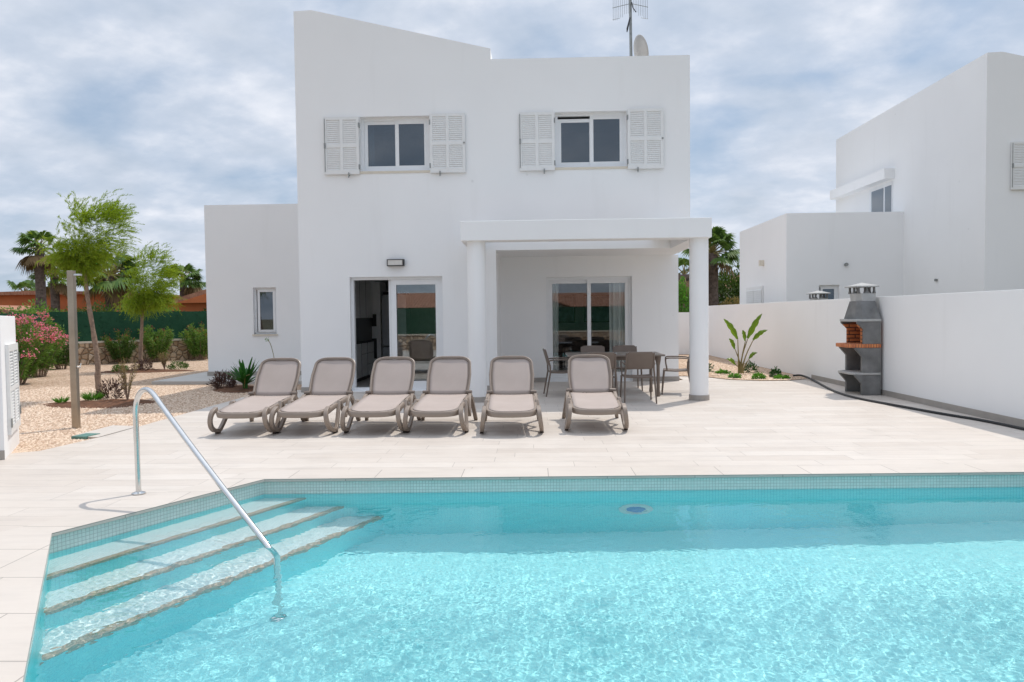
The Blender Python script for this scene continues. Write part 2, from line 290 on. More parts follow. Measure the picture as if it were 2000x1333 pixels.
# ------------------------------------------------------------------ mesh helpers
class MB:
    def __init__(s): s.v = []; s.f = []
    def quad(s, a, b, c, d):
        n = len(s.v); s.v += [tuple(a), tuple(b), tuple(c), tuple(d)]; s.f.append((n, n+1, n+2, n+3)); return s
    def tri(s, a, b, c):
        n = len(s.v); s.v += [tuple(a), tuple(b), tuple(c)]; s.f.append((n, n+1, n+2)); return s
    def poly(s, pts):
        n = len(s.v); s.v += [tuple(p) for p in pts]; s.f.append(tuple(range(n, n+len(pts)))); return s
    def box(s, x0, x1, y0, y1, z0, z1):
        x0, x1 = min(x0, x1), max(x0, x1); y0, y1 = min(y0, y1), max(y0, y1); z0, z1 = min(z0, z1), max(z0, z1)
        n = len(s.v)
        s.v += [(x0, y0, z0), (x1, y0, z0), (x1, y1, z0), (x0, y1, z0), (x0, y0, z1), (x1, y0, z1), (x1, y1, z1), (x0, y1, z1)]
        s.f += [(n, n+3, n+2, n+1), (n+4, n+5, n+6, n+7), (n, n+1, n+5, n+4), (n+1, n+2, n+6, n+5), (n+2, n+3, n+7, n+6), (n+3, n, n+4, n+7)]; return s
    def prism(s, poly, z0, z1, holes=None):
        if sum(poly[i][0]*poly[(i+1) % len(poly)][1]-poly[(i+1) % len(poly)][0]*poly[i][1] for i in range(len(poly))) < 0: poly = poly[::-1]
        n = len(s.v); k = len(poly)
        s.v += [(p[0], p[1], z0) for p in poly]+[(p[0], p[1], z1) for p in poly]
        s.f.append(tuple(range(n+k-1, n-1, -1))); s.f.append(tuple(range(n+k, n+2*k)))
        for i in range(k): j = (i+1) % k; s.f.append((n+i, n+j, n+k+j, n+k+i))
        return s
    def prism_y(s, poly, y0, y1):     # poly of (x,z)
        if sum(poly[i][0]*poly[(i+1) % len(poly)][1]-poly[(i+1) % len(poly)][0]*poly[i][1] for i in range(len(poly))) < 0: poly = poly[::-1]
        n = len(s.v); k = len(poly)
        s.v += [(p[0], y0, p[1]) for p in poly]+[(p[0], y1, p[1]) for p in poly]
        s.f.append(tuple(range(n, n+k))); s.f.append(tuple(range(n+2*k-1, n+k-1, -1)))
        for i in range(k): j = (i+1) % k; s.f.append((n+j, n+i, n+k+i, n+k+j))
        return s
    def prism_x(s, poly, x0, x1):     # poly of (y,z)
        if sum(poly[i][0]*poly[(i+1) % len(poly)][1]-poly[(i+1) % len(poly)][0]*poly[i][1] for i in range(len(poly))) < 0: poly = poly[::-1]
        n = len(s.v); k = len(poly)
        s.v += [(x0, p[0], p[1]) for p in poly]+[(x1, p[0], p[1]) for p in poly]
        s.f.append(tuple(range(n+k-1, n-1, -1))); s.f.append(tuple(range(n+k, n+2*k)))
        for i in range(k): j = (i+1) % k; s.f.append((n+i, n+j, n+k+j, n+k+i))
        return s
    def tube(s, pts, rad, seg=10, caps=True, sx=1.0, flat=None):
        pts = [Vector(p) for p in pts]; m = len(pts)
        if not hasattr(rad, '__len__'): rad = [rad]*m
        ref = None; n0 = len(s.v)
        for i, p in enumerate(pts):
            d = (pts[min(i+1, m-1)]-pts[max(i-1, 0)]).normalized()
            if ref is None: ref = Vector((1, 0, 0)) if abs(d.x) < .8 else Vector((0, 0, 1))
            a = (ref-d*ref.dot(d)).normalized(); b = d.cross(a); ref = a
            for k in range(seg):
                an = 2*math.pi*k/seg
                q = p+a*math.cos(an)*rad[i]*sx+b*math.sin(an)*rad[i]
                s.v.append(tuple(q))
        for i in range(m-1):
            for k in range(seg):
                k2 = (k+1) % seg
                s.f.append((n0+i*seg+k, n0+i*seg+k2, n0+(i+1)*seg+k2, n0+(i+1)*seg+k))
        if caps:
            s.f.append(tuple(n0+k for k in range(seg-1, -1, -1))); s.f.append(tuple(n0+(m-1)*seg+k for k in range(seg)))
        return s
    def bar(s, pts, wx, h):      # rectangular section swept in the y-z plane, wx along x
        pts = [Vector(p) for p in pts]; m = len(pts); n0 = len(s.v)
        hs = h if hasattr(h, '__len__') else [h]*m
        for i, p in enumerate(pts):
            d = (pts[min(i+1, m-1)]-pts[max(i-1, 0)]).normalized()
            a = Vector((1, 0, 0)); b = d.cross(a).normalized()
            for sa, sb in ((-1, -1), (1, -1), (1, 1), (-1, 1)):
                s.v.append(tuple(p+a*sa*wx/2+b*sb*hs[i]/2))
        for i in range(m-1):
            for k in range(4):
                k2 = (k+1) % 4; s.f.append((n0+i*4+k, n0+i*4+k2, n0+(i+1)*4+k2, n0+(i+1)*4+k))
        s.f.append((n0+3, n0+2, n0+1, n0)); s.f.append(tuple(n0+(m-1)*4+k for k in range(4))); return s
    def lathe(s, cx, cy, prof, seg=32, caps=True):
        n0 = len(s.v); m = len(prof)
        for r, z in prof:
            for k in range(seg):
                a = 2*math.pi*k/seg; s.v.append((cx+r*math.cos(a), cy+r*math.sin(a), z))
        for i in range(m-1):
            for k in range(seg):
                k2 = (k+1) % seg; s.f.append((n0+i*seg+k, n0+i*seg+k2, n0+(i+1)*seg+k2, n0+(i+1)*seg+k))
        if caps:
            s.f.append(tuple(n0+k for k in range(seg-1, -1, -1))); s.f.append(tuple(n0+(m-1)*seg+k for k in range(seg)))
        return s
    def grid(s, rows):
        n0 = len(s.v); m = len(rows); k = len(rows[0])
        for r in rows: s.v += [tuple(p) for p in r]
        for i in range(m-1):
            for j in range(k-1): s.f.append((n0+i*k+j, n0+i*k+j+1, n0+(i+1)*k+j+1, n0+(i+1)*k+j))
        return s
    def xf(s, fn): s.v = [tuple(fn(Vector(p))) for p in s.v]; return s
    def build(s, name, mat, parent=None, smooth=False, uv=True, bevel=0, angle=35):
        me = bpy.data.meshes.new(name); off = Vector((0, 0, 0)); q = parent
        while q is not None: off += q.location; q = q.parent
        V = np.array(s.v, dtype=np.float64)-np.array(off)
        me.from_pydata([tuple(x) for x in V], [], s.f); me.update()
        me.materials.append(MAT[mat] if isinstance(mat, str) else mat)
        if uv:
            ul = me.uv_layers.new(name='UVMap'); vs = [Vector(p) for p in s.v]; data = np.zeros(len(me.loops)*2)
            for p in me.polygons:
                nn = p.normal
                if abs(nn.z) > .7: tu, tv = Vector((1, 0, 0)), Vector((0, 1, 0))
                else: tu = Vector((-nn.y, nn.x, 0)).normalized(); tv = Vector((0, 0, 1))
                for li in p.loop_indices:
                    c = vs[me.loops[li].vertex_index]; data[2*li] = c.dot(tu); data[2*li+1] = c.dot(tv)
            ul.data.foreach_set('uv', data)
        if smooth:
            me.shade_smooth()
            try: me.set_sharp_from_angle(angle=R(angle))
            except Exception: pass
        o = bpy.data.objects.new(name, me); COL.objects.link(o)
        if parent is not None: o.parent = parent
        if bevel:
            b = o.modifiers.new('bevel', 'BEVEL'); b.width = bevel; b.segments = 2; b.limit_method = 'ANGLE'; b.angle_limit = R(40)
        return o
def tag(o, label=None, cat=None, group=None, kind=None):
    if label: o['label'] = label
    if cat: o['category'] = cat
    if group: o['group'] = group
    if kind: o['kind'] = kind
    return o
def thing(name, loc, label, cat, group=None, rz=0):
    o = bpy.data.objects.new(name, None); COL.objects.link(o); o.location = loc; o.rotation_euler = (0, 0, rz); o.empty_display_size = .1
    return tag(o, label, cat, group)
def dup(root, loc, rz, label, group=None):
    def cp(o, par):
        c = o.copy(); COL.objects.link(c); c.parent = par
        for ch in [x for x in bpy.data.objects if x.parent == o]: cp(ch, c)
        return c
    r = root.copy(); COL.objects.link(r)
    for ch in list(root.children): cp(ch, r)
    r.location = loc; r.rotation_euler = (0, 0, rz); r['label'] = label
    if group: r['group'] = group
    return r
def struct(o): o['kind'] = 'structure'; return o
def fastmesh(name, V, Fc, mat, parent=None, smooth=False):
    """V (n,3), Fc (m,k) numpy"""
    me = bpy.data.meshes.new(name); off = Vector((0, 0, 0)); q = parent
    while q is not None: off += q.location; q = q.parent
    V = V-np.array(off); k = Fc.shape[1]
    me.vertices.add(len(V)); me.vertices.foreach_set('co', V.astype(np.float32).ravel())
    me.loops.add(Fc.size); me.loops.foreach_set('vertex_index', Fc.astype(np.int32).ravel())
    me.polygons.add(len(Fc)); me.polygons.foreach_set('loop_start', np.arange(0, Fc.size, k, dtype=np.int32)); me.polygons.foreach_set('loop_total', np.full(len(Fc), k, dtype=np.int32))
    me.update(calc_edges=True); me.validate(); me.materials.append(MAT[mat])
    if smooth: me.shade_smooth()
    o = bpy.data.objects.new(name, me); COL.objects.link(o)
    if parent is not None: o.parent = parent
    return o
def leaves(P, L, W, D=None, droop=.0, up=None):
    """leaf blades (2 quads folded -> one kite of 4 verts) at P with direction D, length L, width W"""
    n = len(P); D = D/np.linalg.norm(D, axis=1)[:, None]
    r = rng.normal(size=(n, 3)); S = np.cross(D, r); S /= np.linalg.norm(S, axis=1)[:, None]+1e-9
    L = np.broadcast_to(L, (n,))[:, None]; W = np.broadcast_to(W, (n,))[:, None]
    mid = P+D*L*.45; tip = P+D*L; tip[:, 2] -= (droop*L)[:, 0]
    V = np.stack([P, mid+S*W/2, tip, mid-S*W/2], 1).reshape(-1, 3)
    Fc = np.arange(4*n).reshape(-1, 4); return V, Fc
def joinVF(lst):
    off = 0; Vs = []; Fs = []
    for V, Fc in lst: Vs.append(V); Fs.append(Fc+off); off += len(V)
    return np.concatenate(Vs), np.concatenate(Fs)

# ------------------------------------------------------------------ pool, terrace, ground
POOL = [(-3.376, 4.84), (-2.489, 6.487), (4.76, 6.63), (5.65, 4.98), (3.55, 1.6), (-1.36, 1.6)]   # clockwise from left vertex
ZW, ZF = -.135, -1.37
def clip(poly, n, d):      # keep n.p <= d
    res = []
    for i in range(len(poly)):
        a, b = Vector(poly[i]), Vector(poly[(i+1) % len(poly)]); da, db = a.dot(n)-d, b.dot(n)-d
        if da <= 0: res.append(tuple(a))
        if da*db < 0: t = da/(da-db); res.append(tuple(a+(b-a)*t))
    return res
def offset(poly, d):       # outward offset of convex polygon
    c = Vector((sum(p[0] for p in poly)/len(poly), sum(p[1] for p in poly)/len(poly))); out = []; m = len(poly); ls = []
    for i in range(m):
        a, b = Vector(poly[i]), Vector(poly[(i+1) % m]); t = (b-a).normalized(); n = Vector((t.y, -t.x))
        if n.dot(a-c) < 0: n = -n
        ls.append((n, n.dot(a)+d))
    for i in range(m):
        (n1, d1), (n2, d2) = ls[i-1], ls[i]; det = n1.x*n2.y-n1.y*n2.x
        out.append(((d1*n2.y-d2*n1.y)/det, (n1.x*d2-n2.x*d1)/det))
    return out
def sheet(name, outer, hole, z, mat):
    loops = [[Vector((*p, z)) for p in outer]]
    if hole: loops.append([Vector((*p, z)) for p in hole])
    tris = tessellate_polygon(loops); flat = [p for l in loops for p in l]; mb = MB(); mb.v = [tuple(p) for p in flat]
    for t in tris:
        a, b, c = (flat[i] for i in t)
        mb.f.append(t if (b-a).cross(c-a).z > 0 else t[::-1])
    return mb
COP = offset(POOL, .34)
LIP = offset(POOL, -.018)
TERR = [(-12, -2.5), (-12, 5.2), (-7.1, 7.15), (-5.62, 7.95), (-5.47, 9.0), (-5.45, 13.6), (-5.35, 14.2), (-4.7, 14.6), (-4.7, 16), (3.35, 16.0), (3.35, 17.0), (3.9, 16.85), (4.35, 15.95), (4.9, 15.62), (5.55, 15.62), (6.0, 15.95), (6.17, 16.25), (6.17, -2.5)]
struct(sheet('terrace', TERR, COP, 0, 'terrace').build('terrace', 'terrace'))
mb = MB()
for i in range(6):           # coping ring: top 3 mm proud, small lip over the water
    a, b, c, d = COP[i], COP[(i+1) % 6], LIP[(i+1) % 6], LIP[i]
    A, B, C_, D_ = (Vector((*p, .003)) for p in (a, b, c, d))
    mb.quad(A, D_, C_, B)
    lo = Vector((0, 0, -.025)); mb.quad(D_, D_+lo, C_+lo, C_)
    p, q = POOL[i], POOL[(i+1) % 6]
    mb.quad(D_+lo, Vector((*p, -.022)), Vector((*q, -.022)), C_+lo)
struct(mb.build('pool_coping', 'coping'))
mb = MB(); mw = MB()
for i in range(6):
    a, b = POOL[i], POOL[(i+1) % 6]
    mb.quad((*a, -.022), (*a, ZW-.03), (*b, ZW-.03), (*b, -.022))
    mw.quad((*a, ZW-.03), (*a, ZF), (*b, ZF), (*b, ZW-.03))
mfl = MB(); mfl.poly([(*p, ZF) for p in POOL][::-1])
pool_band = struct(mb.build('pool_wall_band', 'mosaic'))
pool_bas = struct(mw.build('pool_basin', 'mosaic_water_tint'))
pool_flr = struct(mfl.build('pool_floor', 'mosaic_floor_tint'))
# entry steps parallel to the chamfered side
cA, cB = Vector(POOL[0]), Vector(POOL[1]); ct = (cB-cA).normalized(); cn = Vector((ct.y, -ct.x)); d0 = cn.dot(cA)
steps = []
for k, (zt, dd) in enumerate(((-.305, .335), (-.60, .64), (-.905, .955))):
    prev = (0, .335, .64)[k]
    pl = clip(POOL, cn, d0+dd); pl = clip(pl, -cn, -(d0+prev-.002)) if k else pl
    s = MB().prism(pl, ZF+.002 if k else ZF+.003, zt).build('pool_step', 'mosaic_water_tint'); s.data.materials.append(MAT['mosaic_step']); s.data.polygons[1].material_index = 1; steps.append(struct(s))  # risers take the painted water tint, treads stay pale
    pn = clip(clip(POOL, cn, d0+dd+.004), -cn, -(d0+dd-.056))
    n = MB().prism(pn, zt-.045, zt+.004).build('pool_step_nosing', 'nosing'); steps.append(struct(n))
# water: rippled surface mesh
wp = offset(POOL, -.001)
xs = np.arange(-3.45, 5.72, .0098); ys = np.arange(1.55, 6.70, .0098)
X, Y = np.meshgrid(xs, ys); Hh = np.zeros_like(X)
def waves(n, l0, l1, amp, dirs=None, seed=0):
    g = np.random.default_rng(seed); Z = np.zeros_like(X)
    for _ in range(n):
        lam = math.exp(g.uniform(math.log(l0), math.log(l1))); th = g.uniform(0, 2*math.pi) if dirs is None else g.normal(dirs, .7)
        k = 2*math.pi/lam; ph = g.uniform(0, 2*math.pi)
        cx, cy = k*math.cos(th), k*math.sin(th)
        wob = .6*np.sin(.9*X+1.3*Y+g.uniform(0, 6))+.5*np.sin(1.9*X-1.1*Y+g.uniform(0, 6))
        Z += amp*lam*np.sin(cx*X+cy*Y+ph+wob*1.5)/math.sqrt(n)
    return Z
Hh = waves(46, .032, .070, .011, None, 3)+waves(14, .09, .22, .0055, None, 5)+waves(6, .4, .9, .002, None, 9)
cal = np.clip((6.5-Y)/1.2, .35, 1.0)*np.clip((X+3.3)/1.2+.3, .45, 1)     # calmer towards the far side and over the steps
calm2 = .74+.16*np.sin(.8*X+.4*np.sin(Y*1.1)+.7)*np.cos(.9*Y-.5)
Hh = Hh*cal*calm2*.70
V = np.stack([X, Y, Hh+ZW], -1).reshape(-1, 3)
ny, nx = X.shape; idx = np.arange(ny*nx).reshape(ny, nx)
Fq = np.stack([idx[:-1, :-1], idx[:-1, 1:], idx[1:, 1:], idx[1:, :-1]], -1).reshape(-1, 4)
cen = V[Fq].mean(1)
ok = np.ones(len(Fq), bool)
for i in range(6):
    a, b = np.array(wp[i]), np.array(wp[(i+1) % 6]); t = (b-a)/np.linalg.norm(b-a); n = np.array([t[1], -t[0]])
    if n@(np.array([1, 4])-a) > 0: n = -n
    ok &= ((cen[:, :2]-a)@n) < .009
water = fastmesh('water', V, Fq[ok], 'water', smooth=True); water['kind'] = 'structure'
try:
    if CAUSTICS:
        water.cycles.is_caustics_caster = True
        for o in steps+[pool_bas, pool_flr]: o.cycles.is_caustics_receiver = True
except Exception as e: print('caustics', e)
# round return inlet on the far wall
t = thing('pool_light', (.93, 6.55, -.75), 'round blue pool light set in the far pool wall under the water', 'pool light')
mb = MB().lathe(0, 0, [(.155, 0), (.155, .02), (.10, .035), (.10, .02)], 28)
mb.xf(lambda p: Vector((p.x+.93, 6.556-p.z, p.y-.75))); mb.build('rim', 'white_frame', t, smooth=True)
m_, t_, p_ = newmat('light_lens'); p_.inputs['Base Color'].default_value = (.02, .22, .60, 1); p_.inputs['Roughness'].default_value = .2; MAT['lens'] = m_
mb = MB().lathe(0, 0, [(.10, .012), (.07, .03), (.0, .036)], 28, False); mb.xf(lambda p: Vector((p.x+.93, 6.556-p.z, p.y-.75))); mb.build('lens', 'lens', t, smooth=True)
# skirting line / ground
GR = [(-1500, -800), (1500, -800), (1500, 2500), (-1500, 2500)]
HOLE = [(-14, -4.5), (6.4, -4.5), (6.4, 30), (-14, 30)]
struct(sheet('ground', GR, [(-20, -5), (6.17, -5), (6.17, 26), (-20, 30)], -.06, 'ground').build('ground', 'ground'))
gr = sheet('gravel_bed', [(-20, -5), (6.17, -5), (6.17, 26), (-20, 30)], [(-11.9, -2.4), (6.16, -2.4), (6.16, 15.2), (-4.5, 15.2), (-4.8, 13.4), (-5.3, 13.2), (-5.3, 7.9), (-7.1, 7.0), (-11.9, 5.1)], -.025, 'gravel')
struct(gr.build('gravel', 'gravel'))
# planter gravel mound by the right wall
mb = MB(); mb.poly([(x, y, .012) for x, y in [(4.35, 15.95), (4.9, 15.62), (5.55, 15.62), (6.0, 15.95), (6.165, 16.25), (6.165, 25.9), (3.4, 25.9), (3.4, 17.0), (3.9, 16.85)]])
struct(mb.build('gravel', 'gravel'))
# loose stones of the gravel (relief where it is near)
def stones(n, region, z, name='gravel_stones'):
    base = np.array([(0, 0, 1), (1, 0, 0), (0, 1, 0), (-1, 0, 0), (0, -1, 0)], float)
    P = region(n); n = len(P)
    sc_ = rng.uniform(.010, .022, (n, 1))*np.array([[1.2, .9, .7]]); an = rng.uniform(0, 6.28, n)
    c, s = np.cos(an), np.sin(an)
    V = base[None]*sc_[:, None, :]*rng.uniform(.7, 1.2, (n, 5, 1))
    Vx = V[..., 0]*c[:, None]-V[..., 1]*s[:, None]; Vy = V[..., 0]*s[:, None]+V[..., 1]*c[:, None]
    V = np.stack([Vx, Vy, V[..., 2]], -1)+P[:, None, :]; V = V.reshape(-1, 3)
    f = np.array([(1, 2, 0), (2, 3, 0), (3, 4, 0), (4, 1, 0)]); Fc = (f[None]+5*np.arange(n)[:, None, None]).reshape(-1, 3)
    return V, Fc
def reg_left(n):
    x = rng.uniform(-11, -5.50, n); y = 7.7+ (rng.uniform(0, 1, n)**1.5)*8.2
    k = (y > 7.15+(x+7.1)*.54) & ~((y < 8.75) & (x < -5.5) & (x > -8) & (y < 7.47+(x+5.66)*-1.7+.0) & False)
    return np.stack([x[k], y[k], np.full(k.sum(), -.025)], 1)
m_, t_, p_ = newmat('stone_chips'); g_ = N(t_, 'ShaderNodeNewGeometry')
t_.links.new(ramp(t_, g_.outputs['Random Per Island'], [(0, (.38, .25, .17)), (.4, (.62, .46, .34)), (.8, (.75, .62, .49)), (1, (.52, .38, .29))]), p_.inputs['Base Color']); p_.inputs['Roughness'].default_value = .9; MAT['chips'] = m_
V, Fc = stones(34000, reg_left, -.02)
o = fastmesh('gravel_stones', V, Fc, 'chips'); tag(o, 'loose pale stones of the gravel garden', 'gravel', kind='stuff')
def reg_right(n):
    x = rng.uniform(4.3, 6.12, n); y = 15.7+rng.uniform(0, 1, n)**1.5*6; k = (y > 15.7+abs(x-5.3)**2*.35)
    return np.stack([x[k], y[k], np.full(k.sum(), .012)], 1)
V, Fc = stones(4500, reg_right, 0); o = fastmesh('gravel_stones', V, Fc, 'chips'); tag(o, 'loose pale stones of the planting bed by the right wall', 'gravel', kind='stuff')
# paving slab round the annex
mb = MB().prism([(-8.85, 16.35), (-4.62, 16.0), (-4.62, 17.79), (-8.17, 17.79), (-8.17, 26), (-8.9, 26)], -.05, .045)
struct(mb.build('path_slab', 'concrete_slab'))
# earth strip in front of the slab
def soilpatch(cx, cy, rx, ry, z=-.02, hgt=.05, rot=0, n=26):
    mb = MB(); rows = []
    for i in range(6):
        f = i/5; row = []
        for k in range(n+1):
            a = 2*math.pi*(k % n)/n; wob = 1+.10*math.sin(3*a+cx)+.07*math.sin(5*a+cy)
            x, y = rx*f*wob*math.cos(a), ry*f*wob*math.sin(a); row.append((cx+x*math.cos(rot)-y*math.sin(rot), cy+x*math.sin(rot)+y*math.cos(rot), z+hgt*(1-f**2)+(.012*math.sin(9*a+7*f) if 0 < f < 1 else 0)))
        rows.append(row)
    mb.grid(rows); mb.f = [f[::-1] for f in mb.f]
    return struct(mb.build('soil_bed', 'soil', smooth=True))
soilpatch(-7.75, 12.62, .98, .62, -.022, .05)
soilpatch(-11.35, 20.5, 1.35, .55, -.022, .05)
soilpatch(-6.1, 15.0, 1.15, .55, -.022, .05, -.75)
# utility cover slab in the gravel
mb = MB().prism([(-5.9, 8.95), (-5.5, 8.85), (-5.48, 9.75), (-5.9, 9.85)], -.03, .004); struct(mb.build('paving_stone', 'terrace'))
t = tag(MB().prism([(-5.86, 8.88), (-5.66, 8.85), (-5.62, 9.10), (-5.82, 9.13)], -.02, .012).build('drain_cover', plain('green_plastic', (.10, .22, .19), .5)), 'small green plastic valve cover at the edge of the gravel', 'cover')

# ------------------------------------------------------------------ houses
def wall_open(mb, x0, x1, z0, z1, y, th, ops, ins=True):
    """front wall facing -y at y with openings (ox0,ox1,oz0,oz1); reveals of depth th"""
    xs = sorted({x0, x1, *[o[0] for o in ops], *[o[1] for o in ops]}); zs = sorted({z0, z1, *[o[2] for o in ops], *[o[3] for o in ops]})
    for i in range(len(xs)-1):
        for j in range(len(zs)-1):
            cx, cz = (xs[i]+xs[i+1])/2, (zs[j]+zs[j+1])/2
            if any(o[0] < cx < o[1] and o[2] < cz < o[3] for o in ops): continue
            mb.quad((xs[i], y, zs[j]), (xs[i+1], y, zs[j]), (xs[i+1], y, zs[j+1]), (xs[i], y, zs[j+1]))
    for a, b, c, d in ops:
        mb.quad((a, y, c), (a, y, d), (a, y+th, d), (a, y+th, c)); mb.quad((b, y, d), (b, y, c), (b, y+th, c), (b, y+th, d))
        mb.quad((a, y, d), (b, y, d), (b, y+th, d), (a, y+th, d)); mb.quad((a, y+th, c), (b, y+th, c), (b, y, c), (a, y, c))
def rect_frame(mb, x0, x1, z0, z1, y0, y1, w, wb=None):
    wb = wb or w
    mb.box(x0, x0+w, y0, y1, z0, z1); mb.box(x1-w, x1, y0, y1, z0, z1); mb.box(x0+w, x1-w, y0+.0005, y1-.0005, z1-w, z1); mb.box(x0+w, x1-w, y0+.0005, y1-.0005, z0, z0+wb)
def shutter(house, x0, x1, z0, z1, y, rod, label=None):
    mb = MB(); w = .055; rect_frame(mb, x0, x1, z0, z1, y-.055, y-.02, w, .085)
    xm, zm = (x0+x1)/2, (z0+z1)/2+.0; mb.box(xm-.03, xm+.03, y-.0545, y-.0205, z0+.085, z1-w); mb.box(x0+w, xm-.03, y-.054, y-.021, zm-.035, zm+.035); mb.box(xm+.03, x1-w, y-.054, y-.021, zm-.035, zm+.035)
    s = mb.build('shutter', 'white_paint', house)
    ml = MB()
    for xa, xb in ((x0+w, xm-.03), (xm+.03, x1-w)):
        for za, zb in ((z0+.085, zm-.035), (zm+.035, z1-w)):
            nn = 12; h = (zb-za)/nn
            for k in range(nn):
                z = za+h*k; ml.quad((xa, y-.048, z+.004), (xb, y-.048, z+.004), (xb, y-.034, z+h*1.05), (xa, y-.034, z+h*1.05)); ml.quad((xa, y-.048, z+.004), (xa, y-.044, z-.006), (xb, y-.044, z-.006), (xb, y-.048, z+.004))
    ml.build('louvres', 'white_paint', s)
    mk = MB()
    if rod:
        mk.tube([(x0+.018, y-.062, z0+.05), (x0+.018, y-.062, z1-.03)], .006, 6); mk.box(x0+.005, x0+.035, y-.08, y-.055, zm-.05, zm+.05)
    else: mk.box(x1-.035, x1-.005, y-.075, y-.055, zm-.012, zm+.012)
    mk.build('latch', 'galv', s)
    xh = x1 if rod else x0
    for zq in (z0+.14, z1-.16): MB().box(xh-.012, xh+.012, y-.062, y-.005, zq-.045, zq+.045).build('hinge', 'galv', s)
    mh = MB(); xk = x0+(x1-x0)*(.7 if rod else .28); mh.tube([(xk, y, z0-.02), (xk, y-.07, z0-.02), (xk, y-.075, z0+.03)], .008, 6); mh.box(xk-.01, xk+.01, y-.085, y-.06, z0-.07, z0+.02)
    mh.build('shutter_stay', 'galv', s)
    return s
def window2(house, x0, x1, z0, z1, y, th=.13, glass='glass_up', left_recess=False, name='window'):
    mb = MB(); f = .055; yb = y+th
    rect_frame(mb, x0, x1, z0, z1, yb-.02, yb+.05, f)
    xm = (x0+x1)/2+.02; sw = .068
    fr = mb.build(name, 'white_frame', house)
    for k, (a, b) in enumerate(((x0+f, xm+.03), (xm-.03, x1-f))):
        o = .025 if k == 0 else 0; z1s = z1-f-(.05 if (k == 0 and left_recess) else 0)
        ms = MB(); rect_frame(ms, a+.001, b-.001, z0+f, z1s, yb-.012+o, yb+.012+o, sw)
        s = ms.build('sash', 'white_frame', fr); MB().box(a+sw, b-sw, yb-.003+o, yb+.003+o, z0+f+sw, z1s-sw).build('pane', glass, s)
    return fr
def skirt(mb, pts, h=.10, th=.012):
    for (a, b) in zip(pts[:-1], pts[1:]):
        a, b = Vector(a), Vector(b); t = (b-a).normalized(); n = Vector((t.y, -t.x))*th
        mb.prism([tuple(a), tuple(b), tuple(b+n), tuple(a+n)], .001, h)
def house(ox, oy, label, main):
    ax, ay = (-8.17, 22.0) if main else (-7.92, 22.45)
    H = thing('white_house', (ox, oy, 0), label, 'house')
    X = lambda v: v+ox
    Yv = lambda v: v+oy
    tr = lambda mb: mb.xf(lambda p: Vector((p.x+ox, p.y+oy, p.z)))
    yf, yr, yb = 14.1, 15.8, 22.4; xl, xr, xj = -4.6, 3.09, -.70
    d1 = (-3.60, -1.76, 0.012, 2.27); w1 = (-3.34, -1.97, 4.34, 5.40); w2 = (.48, 1.87, 4.35, 5.42); d2 = (.31, 2.19, .012, 2.31)
    mb = MB()
    wall_open(mb, xl, xj, 0, 2.76, yf, .22, [d1]); wall_open(mb, xl, xr, 2.76, 6.2, yf, .22, [w1, w2])
    mb.poly([(xl, yf, 6.2), (xr, yf, 6.2), (xr, yf, 6.46), (-.757, yf, 6.46), (-.757, yf, 6.665), (-4.25, yf, 7.48), (xl, yf, 7.465)])
    # left, right, back, roof
    mb.quad((xl, yb, 0), (xl, yf, 0), (xl, yf, 7.465), (xl, yb, 7.465))
    mb.quad((xr, yf, 2.76), (xr, yb, 2.76), (xr, yb, 6.46), (xr, yf, 6.46)); mb.quad((3.20, yr, 0), (3.20, yb-.01, 0), (3.20, yb-.01, 2.76), (3.20, yr, 2.76)); mb.quad((xr, yr, 2.76), (3.2, yr, 2.76), (3.2, yb, 2.76), (xr, yb, 2.76))
    mb.poly([(xr, yb, 0), (xl, yb, 0), (xl, yb, 7.465), (-4.25, yb, 7.48), (-.757, yb, 6.665), (-.757, yb, 6.46), (xr, yb, 6.46)])
    # porch recess
    mb.quad((xj, yr, 0), (xj, yr, 2.76), (xj, yf, 2.76), (xj, yf, 0)); wall_open(mb, xj, 3.20, 0, 2.76, yr, .22, [d2])
    mb.quad((xj, yf, 2.76), (xj, yr, 2.76), (xr, yr, 2.76), (xr, yf, 2.76))
    tr(mb).build('wall', 'stucco', H)
    mb = MB(); prof = [(xl, 7.465), (-4.25, 7.48), (-.757, 6.665), (-.757, 6.46), (xr, 6.46)]
    for (a, b) in zip(prof[:-1], prof[1:]): mb.quad((a[0], yf, a[1]), (b[0], yf, b[1]), (b[0], yb, b[1]), (a[0], yb, a[1]))
    tr(mb).build('roof', 'stucco', H)
    # annex
    mb = MB(); aw = (-6.99, -6.41, 1.08, 2.25)
    yA = 17.8; wall_open(mb, ax, xl, 0, 4.32, yA, .2, [aw]); mb.quad((ax, ay, 0), (ax, yA, 0), (ax, yA, 4.32), (ax, ay, 4.32))
    mb.quad((ax, yA, 4.32), (xl, yA, 4.32), (xl, ay, 4.32), (ax, ay, 4.32)); mb.quad((xl, ay, 0), (ax, ay, 0), (ax, ay, 4.32), (xl, ay, 4.32))
    tr(mb).build('annex', 'stucco', H)
    for pa, hh in (([(ax-.02, 17.79), (xl, 17.79)], .15), ([(xl-.012, yf), (-3.62, yf)], .10), ([(-1.74, yf), (xj+.012, yf)], .10), ([(xj+.014, yr), (.30, yr)], .10), ([(2.2, yr), (3.213, yr)], .10)):
        o = MB(); skirt(o, pa, hh); tr(o).build('skirting', 'skirting', H)
    o = MB(); o.prism([(xj, yf-.012), (xj+.013, yf-.012), (xj+.013, yr), (xj, yr)], .001, .10); tr(o).build('skirting', 'skirting', H)
    # annex window
    mb = MB(); rect_frame(mb, aw[0], aw[1], aw[2], aw[3], yA+.10, yA+.16, .05); f = tr(mb).build('window', 'white_frame', H)
